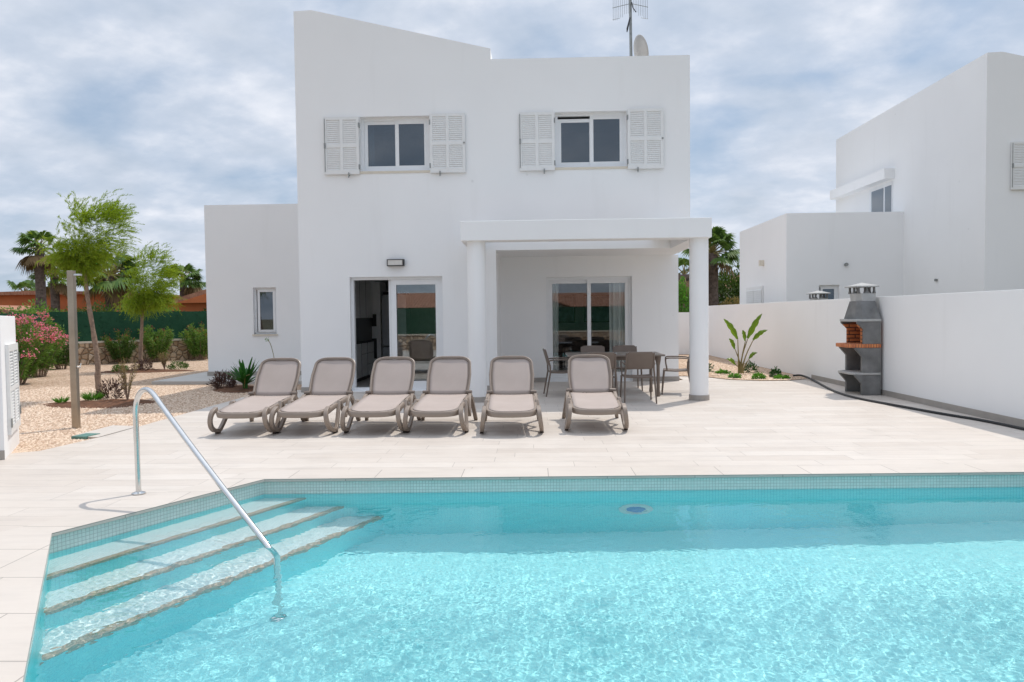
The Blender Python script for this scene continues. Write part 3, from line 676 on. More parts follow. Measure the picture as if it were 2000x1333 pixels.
    ms = MB(); rect_frame(ms, aw[0]+.08, aw[1]-.05, aw[2]+.05, aw[3]-.05, yA+.085, yA+.125, .06); s = tr(ms).build('sash', 'white_frame', f)
    tr(MB().box(aw[0]+.14, aw[1]-.11, yA+.10, yA+.106, aw[2]+.11, aw[3]-.11)).build('pane', 'glass_up', s)
    tr(MB().box(aw[0]-.03, aw[1]+.03, yA-.035, yA+.1, aw[2]-.035, aw[2])).build('sill', 'sill', f)
    # upper windows with shutters
    for k, q in enumerate((w1, w2)):
        fr = window2(H, X(q[0]), X(q[1]), q[2], q[3], Yv(yf), .13, 'glass_up', k == 1)
        tr(MB().box(q[0]-.01, q[1]+.01, yf-.012, yf+.12, q[2]-.045, q[2]-.001)).build('sill', 'sill', fr)
        shutter(H, X(q[0]-.70), X(q[0]-.01), q[2]-.06, q[3]-.01, Yv(yf), True); shutter(H, X(q[1]+.01), X(q[1]+.70), q[2]-.06, q[3]+.02, Yv(yf), False)
    # kitchen sliding door
    a, b, c, d = d1; y = yf+.12; mb = MB(); rect_frame(mb, a, b, c, d, y-.02, y+.09, .055, .06); f = tr(mb).build('sliding_door', 'white_frame', H)
    ms = MB(); rect_frame(ms, -2.80, b-.056, c+.061, d-.056, y-.005, y+.03, .10, .12); s = tr(ms).build('door_leaf', 'white_frame', f); tr(MB().box(-2.70, b-.156, y+.01, y+.016, c+.18, d-.156)).build('pane', 'glass', s)
    ms = MB(); rect_frame(ms, -2.86, b-.06, c+.062, d-.058, y+.045, y+.078, .10, .12); s = tr(ms).build('door_leaf', 'white_frame', f); tr(MB().box(-2.76, b-.16, y+.06, y+.064, c+.18, d-.16)).build('pane', 'glass', s)
    # porch sliding door
    a, b, c, d = d2; y = yr+.12; xm = (a+b)/2+.01; mb = MB(); rect_frame(mb, a, b, c, d, y-.02, y+.09, .06, .07); f = tr(mb).build('sliding_door', 'white_frame', H)
    for k, (p, q) in enumerate(((a+.061, xm+.04), (xm-.04, b-.061))):
        o_ = (.05, .0)[k]; ms = MB(); rect_frame(ms, p, q, c+.071, d-.061, y-.008+o_, y+.03+o_, .08, .12); s = tr(ms).build('door_leaf', 'white_frame', f); tr(MB().box(p+.08, q-.08, y+.008+o_, y+.014+o_, c+.19, d-.14)).build('pane', 'glass', s)
    # pergola slab roof, beams, columns
    mb = MB(); mb.prism_y([(-1.195, 2.745), (3.01, 2.745), (3.01, 3.075), (-1.195, 3.075)], 12.10, 12.45)
    mb.prism_x([(12.45, 2.745), (yf, 2.745), (yf, 3.075), (12.45, 3.075)], -1.195, -.90); mb.prism_x([(12.45, 2.745), (yf, 2.745), (yf, 3.075), (12.45, 3.075)], 2.70, 3.01)
    mb.box(-.90, 2.70, 12.45, 13.25, 2.93, 3.06); mb.box(2.35, 2.70, 13.25, yf, 2.93, 3.06); tr(mb).build('porch_roof', 'stucco', H, bevel=.008)  # unseen gap by the facade, shaped to brighten the lintel without a sun patch
    for cx in (-.95, 2.845):
        c_ = tr(MB().lathe(cx, 12.33, [(.158, .0), (.158, 2.745)], 40)).build('column', 'stucco', H, smooth=True)
        tr(MB().lathe(cx, 12.33, [(.172, .001), (.172, .09), (.159, .092)], 40)).build('column_base', 'skirting', c_, smooth=True)
    # interior shells
    mi = MB()
    def room(x0, x1, y0, y1, z0, z1):
        mi.quad((x0, y1, z0), (x1, y1, z0), (x1, y1, z1), (x0, y1, z1)); mi.quad((x0, y0, z0), (x0, y1, z0), (x0, y1, z1), (x0, y0, z1)); mi.quad((x1, y1, z0), (x1, y0, z0), (x1, y0, z1), (x1, y1, z1)); mi.quad((x0, y0, z1), (x0, y1, z1), (x1, y1, z1), (x1, y0, z1))
        # room side of the outer wall, left open at the windows
    room(xl+.1, -1.0, yf+.22, 20, 0, 2.6); room(-.5, 3.1, yr+.22, 21, 0, 2.6); room(xl+.1, -.8, yf+.22, 18, 3.0, 6.0); room(-.6, xr-.1, yf+.22, 18, 3.0, 6.0); room(ax+.15, xl-.1, yA+.2, 21, 0, 2.6)
    for (x0, x1, z0, z1, y, ops) in ((xl+.1, -1.0, 0, 2.6, yf+.22, [d1]), (-.5, 3.1, 0, 2.6, yr+.22, [d2]), (xl+.1, -.8, 3.0, 6.0, yf+.22, [w1]), (-.6, xr-.1, 3.0, 6.0, yf+.22, [w2]), (ax+.15, xl-.1, 0, 2.6, yA+.2, [aw])):
        wall_open(mi, x0, x1, z0, z1, y, -.0005, ops)
    tr(mi).build('inner_wall', 'interior', H)
    for (x0, x1, y0, y1, z) in ((xl+.1, -1, yf+.01, 20, .008), (-.5, 3.1, yr+.01, 21, .008), (xl+.1, -.8, yf+.22, 18, 3.0), (-.6, xr-.1, yf+.22, 18, 3.0), (ax+.15, xl-.1, yA+.2, 21, .1)):
        mf = MB(); mf.quad((x0, y0, z), (x1, y0, z), (x1, y1, z), (x0, y1, z)); tr(mf).build('inner_floor', 'floor_in', H)
    return H
HM = house(0, 0, 'two storey white house with louvred shutters and a columned porch behind the sun loungers', True)
HN = house(15.25, 3.12, 'white neighbouring house partly seen beyond the right garden wall', False)
# side details of the neighbour: window hood, stair window, shutter on the annex side, wall spouts
def nb(name, mb, mat): return mb.build(name, mat, HN)
nx_ = 15.25-4.6
nb('window_hood', MB().box(nx_-.30, nx_, 21.45, 25.3, 5.36, 5.66), 'stucco')
m = MB(); m.box(nx_-.012, nx_-.002, 21.55, 23.0, 4.33, 5.30); f = nb('side_window', m, 'white_frame')
MB().box(nx_-.020, nx_-.012, 21.62, 22.0, 4.34, 5.2).build('pane', 'glass_up', f); MB().box(nx_-.020, nx_-.012, 22.1, 22.85, 4.34, 5.2).build('pane', 'glass_up', f)
shx = 15.25-7.92
m = MB(); m.box(shx-.05, shx-.005, 22.95, 24.65, .2, 2.32)
o = nb('side_shutter', m, 'white_paint'); ml = MB()
for yy in (23.0, 23.82):
    for k in range(32): z = .32+k*.06; ml.quad((shx-.070, yy, z), (shx-.070, yy+.76, z), (shx-.051, yy+.76, z+.05), (shx-.051, yy, z+.05))
ml.build('louvres', 'white_paint', o)
nb('vent_cap', MB().lathe(0, 0, [(.05, 0), (.05, .06)], 12).xf(lambda p: Vector((p.x+9.02, 20.915-p.z, p.y+2.83))), 'galv')
nb('vent_cap', MB().lathe(0, 0, [(.035, 0), (.035, .06)], 12).xf(lambda p: Vector((nx_-p.z, 19.2+p.x, p.y+2.28))), 'galv')
nb('outdoor_lamp', MB().box(shx-.14, shx, 22.9, 23.0, 2.95, 3.13), 'sill')

# ------------------------------------------------------------------ garden walls, cabinet, fence
WX = 6.17
t = thing('garden_wall', (WX, 12, 0), 'long white rendered garden wall behind the brick barbecue, right of the terrace', 'wall')
MB().box(WX, WX+.22, -4, 25.9, -.1, 1.735).build('wall_body', 'stucco', t, bevel=.006)
MB().box(WX-.012, WX-.0005, -4, 16.0, .001, .095).build('skirting', 'skirting', t)
t = tag(MB().box(3.0, WX-.003, 26.0, 26.22, -.1, 1.52).build('garden_wall', 'stucco'), 'short white wall with a sunlit corner, seen between the house and the right column', 'wall')
# pump cabinet at the left edge
t = thing('pump_cabinet', (-5.66, 7.47, 0), 'white pool pump enclosure with a louvred door, cut off by the left edge', 'pump cabinet')
u = Vector((-.68, 1.15)).normalized(); n_ = Vector((u.y, -u.x))
P0 = Vector((-5.66, 7.47)); L_ = 1.335
def loc(a, b, z): q = P0+u*a-n_*b; return (q.x, q.y, z)
mb = MB(); mb.prism([loc(0, 0, 0)[:2], loc(L_, 0, 0)[:2], loc(L_, 1.6, 0)[:2], loc(0, 1.6, 0)[:2]], -.05, 1.54); mb.build('enclosure', 'stucco', t, bevel=.006)
mb = MB(); q = [loc(-.012, -.0, 0)[:2], loc(-.012, 1.6, 0)[:2], loc(-.001, 1.6, 0)[:2], loc(-.001, 0, 0)[:2]]; mb.prism(q, .001, .10); mb.build('skirting', 'skirting', t)
mb = MB()
def obox(mb, a0, a1, b0, b1, z0, z1): mb.prism([loc(a0, b0, 0)[:2], loc(a1, b0, 0)[:2], loc(a1, b1, 0)[:2], loc(a0, b1, 0)[:2]], z0, z1)
d0_, d1_ = .30, 1.18
obox(mb, d0_, d0_+.06, -.035, -.001, .22, 1.22); obox(mb, d1_-.06, d1_, -.035, -.001, .22, 1.22); obox(mb, d0_+.06, d1_-.06, -.034, -.001, 1.14, 1.22); obox(mb, d0_+.06, d1_-.06, -.034, -.001, .22, .30); obox(mb, .71, .77, -.034, -.001, .30, 1.14); obox(mb, d0_+.06, d1_-.06, -.0335, -.001, .69, .74); obox(mb, d0_+.06, d1_-.06, -.004, -.0008, .30, 1.14)
dr = mb.build('door', 'white_paint', t)
mb = MB()
for a0, a1 in ((d0_+.06, .71), (.77, d1_-.06)):
    for k in range(24):
        z = .31+k*.0345
        if .665 < z < .745: continue
        mb.quad(loc(a0, -.03, z), loc(a1, -.03, z), loc(a1, -.006, z+.028), loc(a0, -.006, z+.028))
mb.build('louvres', 'white_paint', dr)
mb = MB(); obox(mb, d0_-.01, d0_+.05, -.045, -.034, .30, .40); mb.build('lock', 'galv', dr)
for zh in (.36, 1.0): mb = MB(); obox(mb, d1_-.05, d1_+.01, -.045, -.034, zh, zh+.1); mb.build('hinge', 'galv', dr)
# shower post
t = thing('shower_post', (0, 0, 0), 'square brushed steel shower column standing in the gravel', 'outdoor shower', rz=.12)
MB().box(-.042, .042, -.042, .042, -.03, 2.17).build('column', 'post_steel', t, bevel=.006)
mb = MB(); mb.tube([(.05, -.02, .83), (.085, -.02, .83)], .018, 12); mb.tube([(.085, -.02, .83), (.10, -.02, .88)], .008, 8); mb.build('tap', 'steel', t, smooth=True)
mb = MB(); mb.box(.0, .13, -.03, .03, 2.10, 2.125); mb.build('shower_head', 'steel', t, bevel=.004)
t.location = (-6.39, 9.80, 0)
# stone wall and artificial hedge behind the garden
def wallseg(name, a, b, th, z0, z1, mat, parent=None, jag=0):
    a, b = Vector(a), Vector(b); d = (b-a).normalized(); n = Vector((d.y, -d.x))*th/2
    return MB().prism([tuple(a-n), tuple(b-n), tuple(b+n), tuple(a+n)], z0, z1)
SW = [(-15.9, 23.2), (-12.4, 26.7), (-9.5, 29.6)]; SW2 = [(-15.9, 23.2), (-15.3, 19.2), (-13.5, 15.5), (-11.6, 11.5), (-11.0, 6.0)]
t = thing('stone_wall', (-14, 25, 0), 'low rubble stone wall with a flat coping at the back of the gravel garden', 'wall')
m = MB(); mc = MB()
for ch in (SW, SW2):
    for a, b in zip(ch[:-1], ch[1:]):
        q = wallseg('', a, b, .32, -.1, .70, ''); n = len(m.v); m.v += q.v; m.f += [tuple(i+n for i in f) for f in q.f]
        q = wallseg('', a, b, .38, .70, .765, ''); n = len(mc.v); mc.v += q.v; mc.f += [tuple(i+n for i in f) for f in q.f]
m.build('rubble', 'stonewall', t, uv=False); mc.build('coping', 'sill', t)
def hedge_panel(label, pts, z0, z1, dens=260, mat='hedge'):
    t = thing('hedge_fence', (*pts[0], 0), label, 'hedge fence')
    m = MB(); lst = []
    for a, b in zip(pts[:-1], pts[1:]):
        q = wallseg('', a, b, .06, z0, z1-.03, ''); n = len(m.v); m.v += q.v; m.f += [tuple(i+n for i in f) for f in q.f]
        A, B = np.array(a), np.array(b); L = np.linalg.norm(B-A); nn = int(dens*L*(z1-z0)); d = (B-A)/L
        s_ = rng.uniform(0, L, nn); side = np.where(rng.uniform(size=nn) > .5, 1, -1); z = rng.uniform(z0, z1, nn)
        P = np.stack([A[0]+d[0]*s_+side*.03*d[1], A[1]+d[1]*s_-side*.03*d[0], z], 1)
        D = np.stack([side*d[1], -side*d[0], np.zeros(nn)], 1)*.6+rng.normal(size=(nn, 3))*.45+np.array([0, 0, .5])
        lst.append(leaves(P, rng.uniform(.07, .13, nn), rng.uniform(.012, .025, nn), D))
    m.build('backing', 'hedge', t); V, Fc = joinVF(lst); fastmesh('greenery', V, Fc, mat, t)
    return t
hedge_panel('dark green artificial hedge fence above the rubble wall, behind the oleanders', SW, .765, 1.80)
hedge_panel('dark green artificial hedge fence on the far left behind the pink oleander', SW2[:4], .765, 1.74, 160)
# behind the camera: what the door glass mirrors
t = thing('stone_wall', (0, -4, 0), 'rubble stone wall behind the pool, mirrored in the kitchen door glass', 'wall'); MB().box(-12, 6.1, -4.2, -3.9, -.1, .62).build('rubble', 'stonewall', t, uv=False); MB().box(-12, 6.1, -4.23, -3.87, .62, .68).build('coping', 'sill', t)
hedge_panel('dark green artificial hedge fence behind the pool, mirrored in the door glass', [(-12, -4.05), (6.1, -4.05)], .68, 1.9, 60)
t = thing('terracotta_house', (0, -16, 0), 'terracotta house with clay roof mirrored in the porch door glass', 'house')
MB().box(-11, 12, -22, -14, -.1, 2.0).build('wall', 'orange', t); mb = MB(); mb.prism_x([(-13.6, 2.0), (-18, 3.0), (-22.4, 2.0)], -11.4, 12.4); mb.build('roof', 'rooftile', t)
t = thing('white_bungalow', (-.6, -11, 0), 'low white gabled bungalow mirrored in the left pane of the porch door', 'house'); mb = MB(); mb.prism_y([(-3.2, -.1), (1.9, -.1), (1.9, 1.95), (-.6, 2.75), (-3.2, 1.95)], -13, -9); mb.build('wall', 'house_cream', t); mb = MB(); mb.prism_y([(2.15, 1.93), (-.6, 2.80), (-3.45, 1.93), (-3.45, 2.01), (-.6, 2.89), (2.15, 2.01)], -13.2, -8.8); mb.build('roof', 'rooftile', t)

# ------------------------------------------------------------------ grab rail
t = thing('grab_rail', (-3.361, 5.953, 0), 'polished steel pool handrail curving from the deck down into the water', 'handrail')
rd = Vector((.829, -.559, 0)); b0 = Vector((-3.361, 5.953, 0))
prof = [(0, .0), (-.004, .30), (-.012, .60), (-.012, .70), (.0, .765), (.03, .825), (.078, .872), (.14, .898), (.20, .900), (.262, .882), (.32, .845), (.40, .785), (1.0, .375), (1.60, -.01), (1.76, -.115), (1.83, -.175), (1.868, -.24), (1.885, -.32), (1.89, -.50), (1.89, ZF+.004)]
def smooth_path(pr, it=2):
    for _ in range(it):
        q = [pr[0]]
        for a, b in zip(pr[:-1], pr[1:]):
            q += [tuple(x*.75+y*.25 for x, y in zip(a, b)), tuple(x*.25+y*.75 for x, y in zip(a, b))]
        pr = q+[pr[-1]]
    return pr
pts = [b0+rd*s+Vector((0, 0, z)) for s, z in smooth_path(prof)]
MB().tube(pts, .0215, 20).build('rail', 'steel', t, smooth=True)
m = MB().lathe(b0.x, b0.y, [(.055, .004), (.055, .010), (.03, .020), (.022, .024)], 28); m.build('flange', 'steel', t, smooth=True)
fp = b0+rd*1.89; m = MB().lathe(fp.x, fp.y, [(.055, ZF+.002), (.055, ZF+.012), (.03, ZF+.022)], 24); m.build('flange', 'steel', t, smooth=True)
for o in t.children:
    try: o.cycles.is_caustics_receiver = True
    except Exception: pass

# ------------------------------------------------------------------ sun lounger
def make_lounger():
    t = thing('sun_lounger', (0, 0, 0), 'x', 'sun lounger', 'taupe sun loungers lined up facing the pool')
    # local frame: x across, y towards the head; front feet at y=0.32
    def railpath(z_off=0):
        return [(0, .055, .315), (0, .35, .335), (0, .75, .372), (0, 1.16, .40)]
    # seat frame: two curved side rails and rounded front
    m = MB(); w = .29
    prof_y = [(.0, .305), (.3, .328), (.7, .368), (1.16, .388)]
    out = []                                        # outline of the seat in x,y
    for k in range(13):
        a = math.pi*k/12; out.append((-(w+.02)*math.cos(a) if False else -(w)*math.cos(a), .10-.10*math.sin(a)))
    def zat(y):
        ys_ = [p[0] for p in prof_y]; zs_ = [p[1] for p in prof_y]; return float(np.interp(y, ys_, zs_))
    loop = [(-w, 1.16), (-w, .9), (-w, .5), (-w, .26)]+[(-w*math.copysign(abs(math.cos(a))**.62, math.cos(a)), .24-.24*math.sin(a)**.85) for a in [math.pi*k/16 for k in range(1, 16)]]+[(w, .26), (w, .5), (w, .9), (w, 1.16)]
    P = [Vector((x, y, zat(y)-.012)) for x, y in loop]
    n0 = 0
    for i, p in enumerate(P):
        d = (P[min(i+1, len(P)-1)]-P[max(i-1, 0)]).normalized(); o_ = Vector((d.y, -d.x, 0)).normalized()
        if o_.dot(Vector((p.x, p.y-.6, 0))) < 0: o_ = -o_
        deep = -.056 if p.y < .26 else -.05
        for a, b in ((0, .012), (.03, .010), (.042, -.008), (.030, deep), (.006, deep)): m.v.append(tuple(p+o_*a+Vector((0, 0, b))))
    for i in range(len(P)-1):
        for k in range(5): m.f.append((i*5+k, i*5+(k+1) % 5, (i+1)*5+(k+1) % 5, (i+1)*5+k))
    m.f.append((4, 3, 2, 1, 0)); q = (len(P)-1)*5; m.f.append(tuple(q+k for k in range(5)))
    for yy in (.62, 1.05): m.box(-w, w, yy-.02, yy+.02, zat(yy)-.055, zat(yy)-.03)
    fr = m.build('frame', 'resin', t, smooth=True, angle=50)
    # seat fabric, slightly sagging
    rows = []
    ysr = [0, .015, .05, .10, .16, .22, .4, .6, .8, 1.0, 1.17]
    for y in ysr:
        # half width of the outline at y
        if y < .24:
            best = 0
            for k in range(200):
                a = math.pi/2*k/199
                if .24-.24*math.sin(a)**.85 <= y+1e-6: best = max(best, w*abs(math.cos(a))**.62)
            hw = best
        else: hw = w
        hw = max(hw, .12)*.985
        rows.append([(hw*f, y+.004, zat(y)+.004-.012*(1-f*f)*min(1, y*6)) for f in np.linspace(-1, 1, 11)])
    m = MB().grid(rows); m.f = [f[::-1] for f in m.f] if False else m.f
    s = m.build('seat', 'fabric', t, smooth=True)
    sol = s.modifiers.new('solid', 'SOLIDIFY'); sol.thickness = .006; sol.offset = 0
    # backrest: rounded frame tube + fabric, hinged at y=1.18
    ang = R(53); hy, hz = 1.19, .39; LB = .58
    def bk(x, s_, o_=0):     # s along the back, o normal
        return Vector((x, hy+s_*math.cos(ang)-o_*math.sin(ang), hz+s_*math.sin(ang)+o_*math.cos(ang)))
    def hw(s_):
        f = s_/LB; return .262+.022*math.sin(min(1, f*1.6)*math.pi/2)-.045*max(0, f-.55)
    ol = [(-hw(s_), s_) for s_ in np.linspace(0, LB-.10, 7)]
    wt = hw(LB-.10); ol += [(-wt*abs(math.cos(a))**.42*(1 if math.cos(a) > 0 else -1), LB-.10+.10*math.sin(a)**.6+.022*math.sin(a)**3) for a in [math.pi*k/18 for k in range(1, 18)]]
    ol += [(hw(s_), s_) for s_ in np.linspace(LB-.10, 0, 7)]
    m = MB(); PP = [bk(x, s_, 0) for x, s_ in ol]; cen = bk(0, LB/2)
    nb_ = Vector((0, -math.sin(ang), math.cos(ang)))
    for i, p in enumerate(PP):
        d = (PP[min(i+1, len(PP)-1)]-PP[max(i-1, 0)]).normalized(); o_ = d.cross(nb_).normalized()
        if o_.dot(p-cen) < 0: o_ = -o_
        for a, b in ((.004, .006), (.020, .016), (.034, .006), (.030, -.022), (.004, -.026)): m.v.append(tuple(p+o_*a+nb_*b))
    for i in range(len(PP)-1):
        for k in range(5): m.f.append((i*5+k, i*5+(k+1) % 5, (i+1)*5+(k+1) % 5, (i+1)*5+k))
    m.f.append((4, 3, 2, 1, 0)); q = (len(PP)-1)*5; m.f.append(tuple(q+k for k in range(5)))
    m.build('back_frame', 'resin', t, smooth=True, angle=50)
    m = MB(); q = [p+nb_*.009 for p in PP]; m.tube([p+(cen-p).normalized()*.004+nb_*.004 for p in PP], .0085, 6, False); m.build('piping', 'resin_dark', t, smooth=True)
    rows = []
    for s_ in list(np.linspace(0, LB-.10, 8))+[LB-.06, LB-.03, LB-.008, LB+.008]:
        if s_ <= LB-.10: h_ = hw(s_)
        else:
            best = .1
            for k in range(300):
                a = math.pi/2*k/299
                if LB-.10+.10*math.sin(a)**.6+.022*math.sin(a)**3 >= s_-1e-6: best = max(best, wt*abs(math.cos(a))**.42)
            h_ = best
        rows.append([bk(h_*f*.99, s_+.004*(1-f*f), -.012*(1-f*f)) for f in np.linspace(-1, 1, 11)])
    s = MB().grid(rows).build('backrest', 'fabric', t, smooth=True); sol = s.modifiers.new('solid', 'SOLIDIFY'); sol.thickness = .006; sol.offset = 0
    # knuckle joints and armless side brackets
    for sx in (-1, 1):
        m = MB(); m.tube([(sx*.262, 1.19, .418), (sx*.345, 1.19, .412)], .030, 14); m.box(sx*.30-.03, sx*.30+.055*1, 1.12, 1.20, .395, .415) if False else None
        m.build('hinge', 'resin_dark', t, smooth=True)
        # one moulded leg frame per side: curved front leg, strut up to the hinge, rear leg
        def xx(z): return sx*(.325+.055*(1-z/.40))
        def path(pr): return [Vector((xx(z), y, z)) for y, z in pr]
        m = MB(); fl = smooth_path([(.17, .335), (.045, .30), (.03, .17), (.14, .065), (.30, .035)], 2)
        m.bar(path(fl), .052, [.058-.014*i/(len(fl)-1) for i in range(len(fl))])
        f2 = smooth_path([(.30, .035), (.36, .05), (.56, .28), (.62, .372)], 1); m.bar(path(f2), .046, .050)
        m.build('leg', 'resin', t, smooth=True, angle=40, bevel=.006)
        m = MB(); f3 = smooth_path([(1.34, .012), (1.30, .10), (1.20, .33), (1.06, .395), (.93, .36), (.80, .20)], 2) if False else smooth_path([(1.345, .02), (1.30, .12), (1.22, .32), (1.10, .385)], 2)
        m.bar(path(f3), .050, .060); f4 = smooth_path([(.52, .26), (.62, .12)], 0)
        f5 = smooth_path([(1.12, .385), (1.00, .345), (.86, .20), (.80, .14), (.745, .19), (.66, .375)], 2); m.bar(path(f5), .042, .044)
        m.build('leg', 'resin', t, smooth=True, angle=40, bevel=.006)
        MB().box(xx(0)-.022, xx(0)+.022, .255, .335, .0, .034).build('foot', 'rubber', t, bevel=.004)
        MB().box(xx(0)-.022, xx(0)+.022, 1.325, 1.365, .0, .030).build('foot', 'rubber', t, bevel=.004)
    m = MB(); m.tube([bk(-.24, .35, -.03), bk(-.24, .35, -.03)+Vector((0, .06, -.36)), bk(.24, .35, -.03)+Vector((0, .06, -.36)), bk(.24, .35, -.03)], .012, 8); m.build('back_support', 'resin_dark', t, smooth=True)
    return t
LG = 'taupe sun loungers lined up facing the pool'
spots = [(-3.70, 8.79, R(-1.5), 'taupe sun lounger at the far left end of the row, nearest the gravel'),
         (-2.93, 8.80, R(-2.5), 'second taupe sun lounger from the gravel side, left of the open kitchen door'),
         (-2.03, 8.81, R(-1), 'third taupe sun lounger from the gravel side, in front of the kitchen door'),
         (-1.24, 8.78, R(-2), 'fourth taupe sun lounger from the gravel side, just left of the left porch column'),
         (-.265, 8.70, R(1.5), 'taupe sun lounger standing just right of the left porch column, seen head on'),
         (.80, 8.87, R(-.5), 'taupe sun lounger in front of the dining table, rightmost of the row')]
lg = make_lounger()
for i, (x, y, a, lab) in enumerate(spots):
    if i == 0: lg.location = (x, y, 0); lg.rotation_euler = (0, 0, a); lg['label'] = lab
    else: dup(lg, (x, y, 0), a, lab)

# ------------------------------------------------------------------ dining table and chairs
t = thing('dining_table', (1.49, 13.25, 0), 'rectangular taupe dining table set with six chairs under the porch', 'table')
m = MB(); m.box(.63, 2.35, 12.75, 13.75, .725, .757); m.build('tabletop', 'table', t, bevel=.008)
MB().box(.72, 2.26, 12.85, 12.885, .655, .7245).build('apron', 'resin_dark', t); MB().box(.72, 2.26, 13.615, 13.65, .655, .7245).build('apron', 'resin_dark', t)
for lx, ly in ((.74, 12.86), (2.24, 12.86), (.74, 13.64), (2.24, 13.64)):
    m = MB(); m.tube([(lx, ly, 0), (lx, ly, .03), (lx, ly, .10), (lx, ly, .55), (lx, ly, .655), (lx, ly, .7245)], [.03, .036, .030, .030, .05, .055], 14); m.build('leg', 'resin_dark', t, smooth=True)
MB().lathe(1.53, 13.2, [(.018, .755), (.018, .766), (.006, .770)], 14).build('umbrella_plug', 'white_frame', t, smooth=True)
def make_chair():
    t = thing('garden_chair', (0, 0, 0), 'x', 'chair', 'taupe armchairs around the dining table')
    # local: faces +y
    m = MB(); rows = [[(x*(.225+.01*(y > 0)), y, .435+.008*math.cos(x*3)*0+.012*(abs(x)**2)-.010*(1-abs(y-.0)/.24)) for x in np.linspace(-1, 1, 7)] for y in np.linspace(-.21, .23, 7)]
    m.grid(rows); s = m.build('seat', 'resin_dark', t, smooth=True); q = s.modifiers.new('solid', 'SOLIDIFY'); q.thickness = .022; q.offset = -1; b = s.modifiers.new('bevel', 'BEVEL'); b.width = .005; b.segments = 2; b.limit_method = 'ANGLE'
    m = MB(); rows = []
    for k, f in enumerate(np.linspace(0, 1, 8)):
        z = .565+.29*f; hw_ = .225-.0*f-(.035*max(0, f-.86)/.14 if f > .86 else 0)-(.015 if f == 0 else 0)
        rows.append([(hw_*x, -.225-.085*f-.028*(1-x*x)*1.0, z) for x in np.linspace(-1, 1, 9)])
    m.grid(rows); s = m.build('backrest', 'resin_dark', t, smooth=True); q = s.modifiers.new('solid', 'SOLIDIFY'); q.thickness = .016; b = s.modifiers.new('bevel', 'BEVEL'); b.width = .005; b.segments = 2; b.limit_method = 'ANGLE'
    for sx in (-1, 1):
        m = MB(); m.tube([(sx*.262, -.30, 0), (sx*.245, -.22, .43), (sx*.232, -.225, .56), (sx*.225, -.300, .835)], [.013, .016, .016, .012], 8); m.build('leg', 'resin_dark', t, smooth=True)
        m = MB(); m.tube([(sx*.262, .255, 0), (sx*.248, .215, .43)], [.013, .017], 8); m.build('leg', 'resin_dark', t, smooth=True)
        m = MB(); m.tube(smooth_path([(sx*.246, .16, .43), (sx*.262, .20, .655), (sx*.262, .14, .672), (sx*.255, -.20, .665), (sx*.236, -.245, .64)], 2), .0125, 8); m.build('armrest', 'resin_dark', t, smooth=True)
    return t
CG = 'taupe armchairs around the dining table'
ch = make_chair()
chairs = [(1.77, 12.12, 0, 'taupe garden chair on the pool side of the table, beside the rightmost lounger'), (1.13, 12.13, R(2), 'taupe garden chair mostly hidden behind the rightmost lounger'),
          (.52, 13.22, R(-86), 'taupe garden chair at the left end of the table, before the dark door glass'), (2.66, 13.38, R(80), 'taupe garden chair at the right end of the table, beside the right porch column'),
          (1.20, 14.08, R(180), 'taupe garden chair behind the table, backrest in front of the porch door mullion'), (1.84, 14.06, R(180), 'taupe garden chair behind the table, backrest in front of the right curtain')]
for i, (x, y, a, lab) in enumerate(chairs):
    if i == 0: ch.location = (x, y, 0); ch.rotation_euler = (0, 0, a); ch['label'] = lab
    else: dup(ch, (x, y, 0), a, lab)

